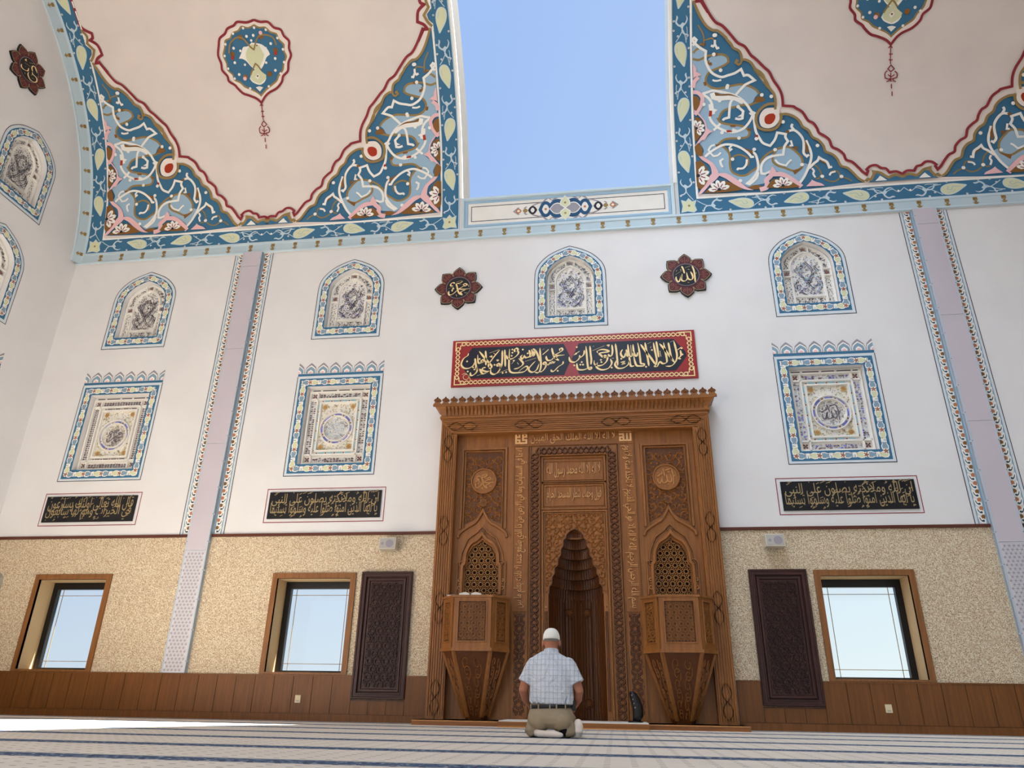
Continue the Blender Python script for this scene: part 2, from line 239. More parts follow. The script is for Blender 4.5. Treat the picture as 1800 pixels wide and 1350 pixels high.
# ------------------------------------------------------------ materials
def lin(c):
    c = c/255.0
    return c/12.92 if c <= .04045 else ((c+.055)/1.055)**2.4
def rgb(r, g, b, k=1.0): return tuple(min(.95, lin(v)*k) for v in (r, g, b)) + (1,)
MATS = {}
def M(name, c, rough=.6, spec=.3, metal=0.0, noise=None, bump=None):
    """plain or gently mottled surface; noise = (scale, amount), bump = (scale, strength)"""
    m = bpy.data.materials.new(name); m.use_nodes = True; MATS[name] = m
    n = m.node_tree; b = n.nodes['Principled BSDF']
    b.inputs['Base Color'].default_value = c; b.inputs['Roughness'].default_value = rough
    b.inputs['Specular IOR Level'].default_value = spec; b.inputs['Metallic'].default_value = metal
    if noise or bump:
        t = n.nodes.new('ShaderNodeTexCoord')
    if noise:
        z = n.nodes.new('ShaderNodeTexNoise'); z.inputs['Scale'].default_value = noise[0]; z.inputs['Detail'].default_value = 5
        n.links.new(t.outputs['Object'], z.inputs['Vector'])
        r = n.nodes.new('ShaderNodeValToRGB'); a = noise[1]
        r.color_ramp.elements[0].position = .3; r.color_ramp.elements[1].position = .7
        r.color_ramp.elements[0].color = tuple(v*(1-a) for v in c[:3]) + (1,)
        r.color_ramp.elements[1].color = tuple(min(.95, v*(1+a)) for v in c[:3]) + (1,)
        n.links.new(z.outputs['Fac'], r.inputs[0]); n.links.new(r.outputs[0], b.inputs['Base Color'])
    if bump:
        z = n.nodes.new('ShaderNodeTexNoise'); z.inputs['Scale'].default_value = bump[0]; z.inputs['Detail'].default_value = 4
        n.links.new(t.outputs['Object'], z.inputs['Vector'])
        q = n.nodes.new('ShaderNodeBump'); q.inputs['Strength'].default_value = bump[1]; q.inputs['Distance'].default_value = .01
        n.links.new(z.outputs['Fac'], q.inputs['Height']); n.links.new(q.outputs[0], b.inputs['Normal'])
    return m
def wood(name, c, dark=.62, axis='z', rough=.42, spec=.35, scale=9):
    m = M(name, c, rough, spec); n = m.node_tree; b = n.nodes['Principled BSDF']
    t = n.nodes.new('ShaderNodeTexCoord'); mp = n.nodes.new('ShaderNodeMapping')
    mp.inputs['Scale'].default_value = (scale, scale, scale*.06) if axis == 'z' else (scale*.06, scale, scale)
    z = n.nodes.new('ShaderNodeTexNoise'); z.inputs['Scale'].default_value = 3.0; z.inputs['Detail'].default_value = 8; z.inputs['Roughness'].default_value = .65
    r = n.nodes.new('ShaderNodeValToRGB'); r.color_ramp.elements[0].position = .32; r.color_ramp.elements[1].position = .68
    r.color_ramp.elements[0].color = tuple(v*dark for v in c[:3]) + (1,); r.color_ramp.elements[1].color = tuple(v*1.18 for v in c[:3]) + (1,)
    n.links.new(t.outputs['Object'], mp.inputs[0]); n.links.new(mp.outputs[0], z.inputs['Vector'])
    n.links.new(z.outputs['Fac'], r.inputs[0]); n.links.new(r.outputs[0], b.inputs['Base Color'])
    q = n.nodes.new('ShaderNodeBump'); q.inputs['Strength'].default_value = .15; q.inputs['Distance'].default_value = .004
    n.links.new(z.outputs['Fac'], q.inputs['Height']); n.links.new(q.outputs[0], b.inputs['Normal'])
    return m
K = 1.18
M('plaster', rgb(225, 223, 222), .85, .15, noise=(1.3, .03), bump=(60, .04))
M('vault', rgb(228, 217, 210), .85, .15, noise=(1.5, .035), bump=(60, .04))
M('white', rgb(240, 228, 218), .8, .15)
M('cream', rgb(243, 240, 232), .8, .15)
M('teal', rgb(58, 104, 134, K), .7, .2)
M('navy', rgb(42, 78, 112, K), .7, .2)
M('sky', rgb(150, 178, 198, 1.1), .7, .2)
M('slate', rgb(134, 160, 178), .7, .2)
M('pale', rgb(196, 214, 222, 1.0), .75, .2)
M('paper', rgb(212, 220, 224), .75, .2)
M('strip', rgb(186, 204, 212, 1.0), .75, .2)
M('gold', rgb(140, 116, 72, K), .6, .3)
M('brown', rgb(124, 86, 44, K), .7, .2)
M('pink', rgb(228, 184, 186, 1.08), .75, .2)
M('lime', rgb(206, 208, 172, 1.1), .75, .2)
M('red', rgb(160, 52, 30, K), .7, .2)
M('maroon', rgb(132, 46, 52, K), .7, .2)
M('rust', rgb(176, 112, 76, K), .7, .2)
M('ink', rgb(52, 48, 58), .7, .2)
M('deepgreen', rgb(52, 74, 84, K), .7, .2)
M('offwhite', rgb(232, 228, 220), .7, .2, noise=(3, .03))
M('glass_dark', rgb(104, 94, 104), .15, .6)
M('glass_silver_glint', rgb(214, 218, 222), .12, .8)  # pale base colour stands in for bright glints on the glass
M('glass_grey', rgb(138, 130, 134), .15, .6)
M('glass_cyan', rgb(148, 196, 212, 1.1), .12, .6)
M('glass_violet', rgb(124, 130, 206, 1.1), .12, .6)
M('glass_amber', rgb(206, 184, 122, 1.05), .15, .6)
M('glass_red', rgb(116, 52, 46), .15, .6)
M('black', rgb(17, 16, 21), .45, .35)
M('panel_navy', rgb(24, 26, 40), .35, .4)
M('gilt', rgb(236, 208, 150, 1.1), .38, .5)
M('gilt_dull', rgb(168, 146, 104, 1.0), .5, .4)
M('panel_red', rgb(146, 34, 36, 1.1), .3, .5)
M('petal_red', rgb(82, 29, 35), .5, .35, noise=(40, .3))
M('metal', rgb(196, 188, 196), .4, .4, noise=(1.1, .04))
M('metal_blue', rgb(182, 194, 206), .45, .4)
M('grille_plate', rgb(206, 203, 208), .5, .4)
M('grille_hole', rgb(160, 155, 162), .6, .3)
M('grille_light', rgb(226, 224, 228), .5, .4)
M('grille_dark', rgb(150, 144, 152), .6, .3)
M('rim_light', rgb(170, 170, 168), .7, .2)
M('reveal_beige', rgb(196, 168, 128), .8, .15)
M('rim_grey', rgb(54, 51, 46), .7, .2, noise=(4, .18))  # darkened in colour so the sunlit left rim reads as shaded
M('speaker_case', rgb(205, 196, 180), .6, .3)
M('speaker_mesh', rgb(176, 172, 164), .7, .2, noise=(200, .2))
M('plate', rgb(226, 208, 170), .5, .4)
M('frame_black', rgb(18, 15, 15), .4, .4)
wood('wood', rgb(148, 94, 46, 1.0), .7)
wood('wood_h', rgb(148, 94, 46, 1.0), .7, 'x')
wood('wood_pale', rgb(188, 134, 78, 1.0), .85)
wood('wood_letter', rgb(208, 156, 98, 1.0), .9)  # raised letters coloured lighter than the wood to stand for their highlights
wood('wood_kufi', rgb(226, 178, 122, 1.0), .92)
wood('wood_deep', rgb(96, 54, 25, 1.0), .7)  # darker wood; in the niche and carving recesses it also paints in shade
wood('wood_dark', rgb(64, 34, 28, 1.0), .7)
wood('wood_wain', rgb(116, 70, 28, 1.0), .72)
wood('wood_trim', rgb(92, 46, 32, 1.0), .8, 'x')
wood('wood_frame', rgb(136, 88, 46, 1.0), .7)
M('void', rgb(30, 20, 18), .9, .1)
# stone-chip cladding
def stone():
    m = M('stone', rgb(204, 180, 140), .8, .2); n = m.node_tree; b = n.nodes['Principled BSDF']
    t = n.nodes.new('ShaderNodeTexCoord')
    v = n.nodes.new('ShaderNodeTexVoronoi'); v.inputs['Scale'].default_value = 58
    z = n.nodes.new('ShaderNodeTexNoise'); z.inputs['Scale'].default_value = 80; z.inputs['Detail'].default_value = 3
    for x in (v, z): n.links.new(t.outputs['Object'], x.inputs['Vector'])
    r = n.nodes.new('ShaderNodeValToRGB'); els = r.color_ramp.elements
    els[0].position = .36; els[0].color = rgb(112, 94, 74); els[1].position = .64; els[1].color = rgb(224, 208, 182)
    k = els.new(.45); k.color = rgb(202, 182, 152)
    n.links.new(z.outputs['Fac'], r.inputs[0])
    mx = n.nodes.new('ShaderNodeMixRGB'); mx.blend_type = 'OVERLAY'; mx.inputs[0].default_value = .35
    sp = n.nodes.new('ShaderNodeSeparateColor'); n.links.new(v.outputs['Color'], sp.inputs[0])
    n.links.new(r.outputs[0], mx.inputs[1]); n.links.new(sp.outputs[0], mx.inputs[2]); n.links.new(mx.outputs[0], b.inputs['Base Color'])
    q = n.nodes.new('ShaderNodeBump'); q.inputs['Strength'].default_value = .5; q.inputs['Distance'].default_value = .01
    n.links.new(v.outputs['Distance'], q.inputs['Height']); n.links.new(q.outputs[0], b.inputs['Normal'])
stone()
def nmath(n, op, a, b=0.0, c=0.0):
    k = n.nodes.new('ShaderNodeMath'); k.operation = op
    for i, v in enumerate((a, b, c)):
        if isinstance(v, (int, float)): k.inputs[i].default_value = v
        else: n.links.new(v, k.inputs[i])
    return k.outputs[0]
def mixc(n, f, a, b):
    k = n.nodes.new('ShaderNodeMixRGB'); n.links.new(f, k.inputs[0])
    for i, v in ((1, a), (2, b)):
        if isinstance(v, tuple): k.inputs[i].default_value = v
        else: n.links.new(v, k.inputs[i])
    return k.outputs[0]
# striped prayer carpet: one ornate blue band every 1.15 m, rows of small dark dashes between
def carpet():
    m = M('carpet', rgb(214, 204, 188), .95, .05); n = m.node_tree; b = n.nodes['Principled BSDF']
    t = n.nodes.new('ShaderNodeTexCoord'); s = n.nodes.new('ShaderNodeSeparateXYZ'); n.links.new(t.outputs['Object'], s.inputs[0])
    x, y = s.outputs[0], s.outputs[1]
    fr = lambda v, p, o=0.0: nmath(n, 'FRACT', nmath(n, 'ADD', nmath(n, 'DIVIDE', v, p), o + 100.0))
    ty = fr(y, 1.15, .7174)                      # .5 at the middle of a band
    dist = nmath(n, 'ABSOLUTE', nmath(n, 'SUBTRACT', ty, .5))
    band = nmath(n, 'LESS_THAN', dist, .095)
    edge = nmath(n, 'MULTIPLY', nmath(n, 'GREATER_THAN', dist, .108), nmath(n, 'LESS_THAN', dist, .122))
    z = n.nodes.new('ShaderNodeTexNoise'); z.inputs['Scale'].default_value = 26; z.inputs['Detail'].default_value = 2
    n.links.new(t.outputs['Object'], z.inputs['Vector'])
    r = n.nodes.new('ShaderNodeValToRGB'); e = r.color_ramp.elements; r.color_ramp.interpolation = 'CONSTANT'
    e[0].position = 0; e[0].color = rgb(74, 70, 92); e[1].position = .42; e[1].color = rgb(80, 100, 126)
    k = e.new(.56); k.color = rgb(104, 122, 140); k = e.new(.64); k.color = rgb(196, 198, 196)
    n.links.new(z.outputs['Fac'], r.inputs[0])
    dash = nmath(n, 'MULTIPLY', nmath(n, 'LESS_THAN', fr(x, .15), .24), nmath(n, 'LESS_THAN', fr(y, .105, .3), .16))
    z2 = n.nodes.new('ShaderNodeTexNoise'); z2.inputs['Scale'].default_value = 2.5; z2.inputs['Detail'].default_value = 6
    n.links.new(t.outputs['Object'], z2.inputs['Vector'])
    base = mixc(n, z2.outputs['Fac'], rgb(234, 225, 211), rgb(218, 208, 194))
    c1 = mixc(n, dash, base, rgb(124, 112, 108))
    c2 = mixc(n, edge, c1, rgb(120, 124, 136))
    c3 = mixc(n, band, c2, r.outputs[0])
    n.links.new(c3, b.inputs['Base Color'])
    z3 = n.nodes.new('ShaderNodeTexNoise'); z3.inputs['Scale'].default_value = 300
    n.links.new(t.outputs['Object'], z3.inputs['Vector'])
    q = n.nodes.new('ShaderNodeBump'); q.inputs['Strength'].default_value = .4; q.inputs['Distance'].default_value = .006
    n.links.new(z3.outputs['Fac'], q.inputs['Height']); n.links.new(q.outputs[0], b.inputs['Normal'])
carpet()
def pane():
    m = bpy.data.materials.new('pane'); m.use_nodes = True; MATS['pane'] = m; n = m.node_tree; n.nodes.clear()
    o = n.nodes.new('ShaderNodeOutputMaterial'); a = n.nodes.new('ShaderNodeBsdfTransparent'); g = n.nodes.new('ShaderNodeBsdfGlossy')
    a.inputs[0].default_value = (.93, .97, .98, 1); g.inputs['Roughness'].default_value = .02
    mx = n.nodes.new('ShaderNodeMixShader'); mx.inputs[0].default_value = .03
    n.links.new(a.outputs[0], mx.inputs[1]); n.links.new(g.outputs[0], mx.inputs[2]); n.links.new(mx.outputs[0], o.inputs[0])
pane()
# ------------------------------------------------------------ mesh helpers
class MB:
    def __init__(s): s.v = []; s.f = []; s.m = []; s.names = []; s.sm = []
    def mi(s, mat):
        if mat not in s.names: s.names.append(mat)
        return s.names.index(mat)
    def add(s, verts, faces, mat, smooth=False):
        o = len(s.v); s.v += [tuple(p) for p in verts]; i = s.mi(mat)
        for f in faces: s.f.append([o+k for k in f]); s.m.append(i); s.sm.append(smooth)
    def box(s, a, b, mat, bev=0):
        x0, y0, z0 = (min(p, q) for p, q in zip(a, b)); x1, y1, z1 = (max(p, q) for p, q in zip(a, b))
        s.add([(x0,y0,z0),(x1,y0,z0),(x1,y1,z0),(x0,y1,z0),(x0,y0,z1),(x1,y0,z1),(x1,y1,z1),(x0,y1,z1)],
              [(3,2,1,0),(4,5,6,7),(0,1,5,4),(1,2,6,5),(2,3,7,6),(3,0,4,7)], mat)
    def build(s, name, parent=None, bevel=0, **kw):
        me = bpy.data.meshes.new(name)
        off = Vector((0,0,0))
        if parent:
            q = parent
            while q: off += Vector(q.location); q = q.parent
        me.from_pydata([tuple(Vector(p)-off) for p in s.v], [], s.f)
        for n in s.names: me.materials.append(MATS[n])
        me.polygons.foreach_set('material_index', s.m); me.polygons.foreach_set('use_smooth', s.sm); me.update()
        o = bpy.data.objects.new(name, me); S.collection.objects.link(o)
        if parent: o.parent = parent
        if bevel:
            b = o.modifiers.new('bevel', 'BEVEL'); b.width = bevel; b.segments = 2; b.limit_method = 'ANGLE'
        for k, v in kw.items(): o[k] = v
        return o
def thing(name, loc, label, cat, group=None, kind=None):
    o = bpy.data.objects.new(name, None); S.collection.objects.link(o); o.location = loc; o.empty_display_size = .1
    o['label'] = label; o['category'] = cat
    if group: o['group'] = group
    if kind: o['kind'] = kind
    return o
def struct(name, loc, label=None):
    o = bpy.data.objects.new(name, None); S.collection.objects.link(o); o.location = loc; o['kind'] = 'structure'
    if label: o['label'] = label
    return o
def dup(o, loc, label=None, group=None):
    c = o.copy(); S.collection.objects.link(c); c.location = loc
    if label: c['label'] = label
    if group: c['group'] = group
    def rec(src, dst):
        for ch in list(src.children):
            k = ch.copy(); S.collection.objects.link(k); k.parent = dst; rec(ch, k)
    rec(o, c); return c
# planes to draw on: F(u, v, d) -> world, d = distance out into the room
def FW(u, v, d=0.0): return (u, -d, v)
def LW(u, v, d=0.0): return (-10.05 + d, u, v)
YC, ZC, R0 = -5.75, 8.05, 5.75
def CY_(u, v, d=0.0):
    th = v/R0; r = R0 - d
    return (u, YC + r*math.cos(th), ZC + r*math.sin(th))
def shift(F, du, dv, dd=0.0, sx=1, sy=1): return lambda u, v, d=0.0: F(du + sx*u, dv + sy*v, dd + d)
def catmull(p, n=4, closed=False):
    if len(p) < 3: return list(p)
    out = []; N = len(p)
    rng = range(N) if closed else range(N-1)
    for i in rng:
        if closed: a, b, c, d = p[i-1], p[i], p[(i+1) % N], p[(i+2) % N]
        else: a, b, c, d = p[max(i-1,0)], p[i], p[i+1], p[min(i+2,N-1)]
        for k in range(n):
            t = k/n; t2 = t*t; t3 = t2*t
            out.append(tuple(.5*((2*b[j]) + (-a[j]+c[j])*t + (2*a[j]-5*b[j]+4*c[j]-d[j])*t2 + (-a[j]+3*b[j]-3*c[j]+d[j])*t3) for j in (0,1)))
    if not closed: out.append(tuple(p[-1]))
    return out
def cornered(p, n=3, ang=55, closed=False):
    """smooth a polyline but keep its sharp corners"""
    N = len(p); brk = []
    for i in range(1, N-1):
        a = Vector((p[i][0]-p[i-1][0], p[i][1]-p[i-1][1])); b = Vector((p[i+1][0]-p[i][0], p[i+1][1]-p[i][1]))
        if a.length > 1e-9 and b.length > 1e-9 and a.angle(b) > math.radians(ang): brk.append(i)
    cuts = [0]+brk+[N-1]; out = []
    for a, b in zip(cuts, cuts[1:]):
        seg = catmull(p[a:b+1], n)
        out += seg if not out else seg[1:]
    return out
def fill(mb, F, loops, mat, d, subdiv=0):
    if loops and not hasattr(loops[0][0], '__len__'): loops = [loops]
    tri = tessellate_polygon([[Vector((a, b, 0)) for a, b in l] for l in loops])
    flat = [p for l in loops for p in l]
    fs = []
    for t in tri:
        a, b, c = (flat[i] for i in t)
        ar = (b[0]-a[0])*(c[1]-a[1])-(b[1]-a[1])*(c[0]-a[0])
        if abs(ar) < 1e-10: continue
        fs.append(tuple(t) if ar > 0 else tuple(reversed(t)))
    if subdiv:
        bm = bmesh.new(); vs = [bm.verts.new((a, b, 0)) for a, b in flat]
        for t in fs:
            try: bm.faces.new([vs[i] for i in t])
            except ValueError: pass
        lo = min(p[1] for p in flat); hi = max(p[1] for p in flat); y = math.floor(lo/subdiv)*subdiv + subdiv
        while y < hi:
            bmesh.ops.bisect_plane(bm, geom=bm.verts[:]+bm.edges[:]+bm.faces[:], plane_co=(0, y, 0), plane_no=(0, 1, 0), dist=1e-6)
            y += subdiv
        bm.verts.index_update()
        mb.add([F(v.co.x, v.co.y, d) for v in bm.verts], [[v.index for v in f.verts] for f in bm.faces], mat); bm.free()
    else:
        mb.add([F(a, b, d) for a, b in flat], fs, mat)
def normals(p, closed=False):
    N = len(p); out = []
    for i in range(N):
        a = p[i-1] if (i or closed) else p[i]; b = p[(i+1) % N] if (i < N-1 or closed) else p[i]
        c = p[i]
        d1 = Vector((c[0]-a[0], c[1]-a[1])); d2 = Vector((b[0]-c[0], b[1]-c[1]))
        if d1.length < 1e-9: d1 = d2
        if d2.length < 1e-9: d2 = d1
        if d1.length < 1e-9: out.append((0, 0)); continue
        d1.normalize(); d2.normalize(); t = d1+d2
        if t.length < 1e-3: t = d1
        t.normalize(); n = Vector((-t.y, t.x)); k = 1/max(.45, n.dot(Vector((-d1.y, d1.x))))
        out.append((n.x*k, n.y*k))
    return out
def stroke(mb, F, p, w, mat, d, closed=False, taper=0, nib=None):
    """flat painted line of width w (nib = (thin, angle) for a reed-pen line)"""
    N = len(p)
    if N < 2: return
    ns = normals(p, closed); V = []
    for i in range(N):
        h = w/2
        if nib:
            a = p[max(i-1,0)]; b = p[min(i+1,N-1)]
            h *= nib[0] + (1-nib[0])*abs(math.sin(math.atan2(b[1]-a[1], b[0]-a[0]) - nib[1]))
        if taper:
            t = i/(N-1); h *= min(1, .25 + min(t, 1-t)*taper)
        V.append(F(p[i][0]-ns[i][0]*h, p[i][1]-ns[i][1]*h, d)); V.append(F(p[i][0]+ns[i][0]*h, p[i][1]+ns[i][1]*h, d))
    Fs = [(2*i, 2*i+2, 2*i+3, 2*i+1) for i in range(N-1)]
    if closed: Fs.append((2*N-2, 0, 1, 2*N-1))
    mb.add(V, Fs, mat)
def rib(mb, F, p, w, h, mat, d, closed=False, prof=None):
    """raised moulding along a path: section points (across in units of w, out in units of h)"""
    prof = prof or ((-.5, 0), (-.3, 1), (.3, 1), (.5, 0)); K_ = len(prof); N = len(p); ns = normals(p, closed); V = []
    for i in range(N):
        for a, b in prof: V.append(F(p[i][0]-ns[i][0]*a*w, p[i][1]-ns[i][1]*a*w, d+b*h))
    Fs = []
    for i in range(N-1 + (1 if closed else 0)):
        j = (i+1) % N
        for k in range(K_-1): Fs.append((i*K_+k+1, j*K_+k+1, j*K_+k, i*K_+k))
    if not closed:
        Fs.append(tuple(range(K_))); Fs.append(tuple(reversed(range((N-1)*K_, N*K_))))
    mb.add(V, Fs, mat)
def slab(mb, F, loops, mat, d0, d1, side=None):
    """solid plate between depths d0 < d1 with holes"""
    if not hasattr(loops[0][0], '__len__'): loops = [loops]
    fill(mb, F, loops, mat, d1)
    for l in loops:
        N = len(l); V = [F(a, b, d0) for a, b in l]+[F(a, b, d1) for a, b in l]
        mb.add(V, [(i, (i+1) % N, N+(i+1) % N, N+i) for i in range(N)], side or mat)
def circle(x, y, r, n=16, sy=1.0, a0=0): return [(x+r*math.cos(a0+2*PI*i/n), y+r*sy*math.sin(a0+2*PI*i/n)) for i in range(n)]
def rect(x0, y0, x1, y1): return [(x0, y0), (x1, y0), (x1, y1), (x0, y1)]
def disc(mb, F, x, y, r, mat, d, n=10): 
    mb.add([F(a, b, d) for a, b in circle(x, y, r, n)], [tuple(range(n))], mat)
def flower(mb, F, x, y, r, d, petal='cream', heart='red', n=5, a0=PI/2):
    for i in range(n):
        a = a0+2*PI*i/n; c, s_ = math.cos(a), math.sin(a)
        q = [(0, 0), (.5, .28), (.85, .2), (1, 0), (.85, -.2), (.5, -.28)]
        mb.add([F(x+r*(u*c-v*s_), y+r*(u*s_+v*c), d) for u, v in q], [(5, 4, 3, 2, 1, 0)], petal)
        if heart: mb.add([F(x+r*(u*c-v*s_), y+r*(u*s_+v*c), d+.0015) for u, v in [(.3, .08), (.7, .07), (.7, -.07), (.3, -.08)]], [(3, 2, 1, 0)], heart)
    disc(mb, F, x, y, r*.2, heart or petal, d+.002, 6)
def parse(t): return [[tuple(map(float, q.split(','))) for q in s.split()] for s in t.split('|')]
def scale_pts(p, k): return [(a*k, b*k) for a, b in p]
# Arabic lettering from the built-in font: joined letter shapes, set right to left
_B = dict(zip('ءآأؤإئابةتثجحخدذرزسشصضطظعغفقكلمنهوىي', (0xFE80,0xFE81,0xFE83,0xFE85,0xFE87,0xFE89,0xFE8D,0xFE8F,0xFE93,0xFE95,0xFE99,0xFE9D,0xFEA1,0xFEA5,0xFEA9,0xFEAB,0xFEAD,0xFEAF,0xFEB1,0xFEB5,0xFEB9,0xFEBD,0xFEC1,0xFEC5,0xFEC9,0xFECD,0xFED1,0xFED5,0xFED9,0xFEDD,0xFEE1,0xFEE5,0xFEE9,0xFEED,0xFEEF,0xFEF1)))
_R = set('آأؤإاةدذرزوى')
def shape(t):
    out = []; i = 0; prev = False
    while i < len(t):
        c = t[i]
        if c not in _B: out.append(c); prev = False; i += 1; continue
        if c == 'ل' and i+1 < len(t) and t[i+1] in 'اأإآ':
            out.append(chr({'آ':0xFEF5,'أ':0xFEF7,'إ':0xFEF9,'ا':0xFEFB}[t[i+1]] + (1 if prev else 0))); prev = False; i += 2; continue
        if c == 'ء': out.append(chr(0xFE80)); prev = False; i += 1; continue
        nx = i+1 < len(t) and t[i+1] in _B and t[i+1] != 'ء' and c not in _R
        out.append(chr(_B[c] + (1 if prev and not nx else 2 if nx and not prev else 3 if nx and prev else 0)))
        prev = nx; i += 1
    return ''.join(reversed(out))
def lettering(mb, F, text, box, mat, d, h=0.0, bold=0.0, rot=0):
    """fit a line of text into box = (u0, v0, u1, v1); rot 90 turns it; h = relief height"""
    c = bpy.data.curves.new('text', 'FONT'); c.body = shape(text); c.resolution_u = 2; c.offset = bold
    o = bpy.data.objects.new('text', c); S.collection.objects.link(o)
    bpy.context.view_layer.update(); dg = bpy.context.evaluated_depsgraph_get()
    me = bpy.data.meshes.new_from_object(o.evaluated_get(dg))
    V = [v.co.copy() for v in me.vertices]; Fs = [tuple(p.vertices) for p in me.polygons]
    eds = {}
    for f in Fs:
        for a, b in zip(f, f[1:]+f[:1]): eds[(a, b)] = 1
    rim = [(a, b) for a, b in eds if (b, a) not in eds]
    bpy.data.objects.remove(o); bpy.data.curves.remove(c); bpy.data.meshes.remove(me)
    if not V: return
    x0, x1 = min(v.x for v in V), max(v.x for v in V); y0, y1 = min(v.y for v in V), max(v.y for v in V)
    u0, v0, u1, v1 = box
    def T(v):
        a = (v.x-x0)/(x1-x0); b = (v.y-y0)/(y1-y0)
        if rot == 90: return (u1-b*(u1-u0), v0+a*(v1-v0))
        if rot == -90: return (u0+b*(u1-u0), v1-a*(v1-v0))
        return (u0+a*(u1-u0), v0+b*(v1-v0))
    P = [T(v) for v in V]
    mb.add([F(a, b, d+h) for a, b in P], Fs, mat)
    if h:
        n = len(P); mb.add([F(a, b, d) for a, b in P]+[F(a, b, d+h) for a, b in P], [(a, b, n+b, n+a) for a, b in rim], mat)
def brush(mb, F, text, w, mat, d, k=.01, nib=(.3, .9), n=5):
    for s in parse(text): stroke(mb, F, catmull(scale_pts(s, k), n), w, mat, d, nib=nib, taper=6)
def diamonds(mb, F, text, r, mat, d, k=.01):
    for s in parse(text):
        x, y = s[0][0]*k, s[0][1]*k
        mb.add([F(x-r, y, d), F(x, y-r, d), F(x+r, y, d), F(x, y+r, d)], [(0, 1, 2, 3)], mat)
def inside(p, poly):
    x, y = p; c = False; N = len(poly)
    for i in range(N):
        (x1, y1), (x2, y2) = poly[i], poly[i-1]
        if (y1 > y) != (y2 > y) and x < (x2-x1)*(y-y1)/(y2-y1)+x1: c = not c
    return c
def clip_path(p, poly):
    out = []; cur = []
    for q in p:
        if inside(q, poly): cur.append(q)
        else:
            if len(cur) > 1: out.append(cur)
            cur = []
    if len(cur) > 1: out.append(cur)
    return out
def star_paths(x0, y0, x1, y1, a):
    """interlaced girih of six-pointed stars and rings on a hexagonal grid of pitch a"""
    P = []; hgt = a*math.sqrt(3)/2; j = 0; y = y0
    while y <= y1+a:
        x = x0 + (a/2 if j % 2 else 0)
        while x <= x1+a:
            P.append(circle(x, y, a*.42, 13)[:] + [circle(x, y, a*.42, 13)[0]])
            for k in range(6):
                t = PI/6 + k*PI/3
                P.append([(x+a*r*math.cos(t), y+a*r*math.sin(t)) for r in (.2, .3, .42, .577)])
            s = [(x+a*(.2 if k % 2 else .34)*math.cos(PI*k/6), y+a*(.2 if k % 2 else .34)*math.sin(PI*k/6)) for k in range(13)]
            P.append(s); x += a
        y += hgt; j += 1
    return P
def open_stars(x0, y0, x1, y1, a):
    """lattice of thin bars leaving six-pointed star openings"""
    P = []; hgt = a*math.sqrt(3)/2; j = 0; y = y0
    while y <= y1+a:
        x = x0 + (a/2 if j % 2 else 0)
        while x <= x1+a:
            s = [(x+a*(.24 if k % 2 else .4)*math.cos(PI*k/6), y+a*(.24 if k % 2 else .4)*math.sin(PI*k/6)) for k in range(13)]
            P.append([((p[0]*(1-t)+q[0]*t), (p[1]*(1-t)+q[1]*t)) for p, q in zip(s, s[1:]) for t in (0, .5)]+[s[-1]])
            for k in range(6):
                t = k*PI/3
                P.append([(x+a*r*math.cos(t), y+a*r*math.sin(t)) for r in (.4, .45, .5)])
                t += PI/6; P.append([(x+a*r*math.cos(t), y+a*r*math.sin(t)) for r in (.24, .4, .577)])
            x += a
        y += hgt; j += 1
    return P
def spiral(x, y, r, a0, turns, sgn, n=14):
    return [(x+r*(1-.85*t)*math.cos(a0+sgn*turns*2*PI*t), y+r*(1-.85*t)*math.sin(a0+sgn*turns*2*PI*t)) for t in (i/n for i in range(n+1))]
def scroll_carving(mb, F, poly, c, mat, d, w, h, cx=0.0):
    """carved foliage: mirrored spirals with leaves filling a polygon"""
    xs = [p[0] for p in poly]; ys = [p[1] for p in poly]
    y = min(ys)+c/2; j = 0
    while y < max(ys):
        i = 0; x = cx + c/2
        while x < max(xs):
            for sg in (1, -1):
                X = cx + sg*(x-cx); s = sg*(1 if (i+j) % 2 else -1)
                a0 = (PI*.25 if sg > 0 else PI*.75)+j
                for q in clip_path(spiral(X, y, c*.52, a0, 1.15, s), poly): rib(mb, F, q, w, h, mat, d, prof=((-.5, 0), (0, 1), (.5, 0)))
                for k in range(5):
                    t = a0+s*k*1.25; px, py = X+c*.34*math.cos(t), y+c*.34*math.sin(t)
                    lf = [(px, py), (px+c*.1*math.cos(t+s), py+c*.1*math.sin(t+s)), (px+c*.17*math.cos(t+s*1.4), py+c*.17*math.sin(t+s*1.4))]
                    if all(inside(z, poly) for z in lf): rib(mb, F, lf, w*1.4, h, mat, d, prof=((-.5, 0), (0, 1), (.5, 0)))
            x += c; i += 1
        y += c; j += 1
# ------------------------------------------------------------ room shell
ZT, ZS = 2.745, .63                      # top of the stone dado, top of the wooden wainscot
HX = 10.05                               # half width of the hall
UP_WIN = [(0.0, 6.346), (4.125, 6.346), (-4.125, 6.346), (-8.33, 6.346), (8.33, 6.346)]
MID_WIN = [(4.125, 3.744), (-4.125, 3.744), (-8.33, 3.744)]
LOW_WIN = [(-8.317, ), (-4.14, ), (4.14, )]
LWH = .69; LWT = .12                     # low window: half width with casing, casing width
def arch(hw, z0, z1, n=10):
    """outline of the pointed window, counter-clockwise from the lower left"""
    H = z1-z0; sp = z0+H*.6
    r = [(hw, z0), (hw, sp)]
    P = [(hw, sp), (hw*.975, sp+H*.1), (hw*.86, sp+H*.195), (hw*.6, sp+H*.295), (hw*.28, sp+H*.36), (0, z1)]
    r += catmull(P, 4)[1:]
    return [(-hw, z0)] + r + [(-a, b) for a, b in reversed(r[1:-1])]
def place(l, x, z): return [(a+x, b+z) for a, b in l]
UPH = 1.692
def up_reveal(): return arch(.435, .235, UPH-.205)
def mid_reveal(): return rect(-.583, .207, .583, 1.65)
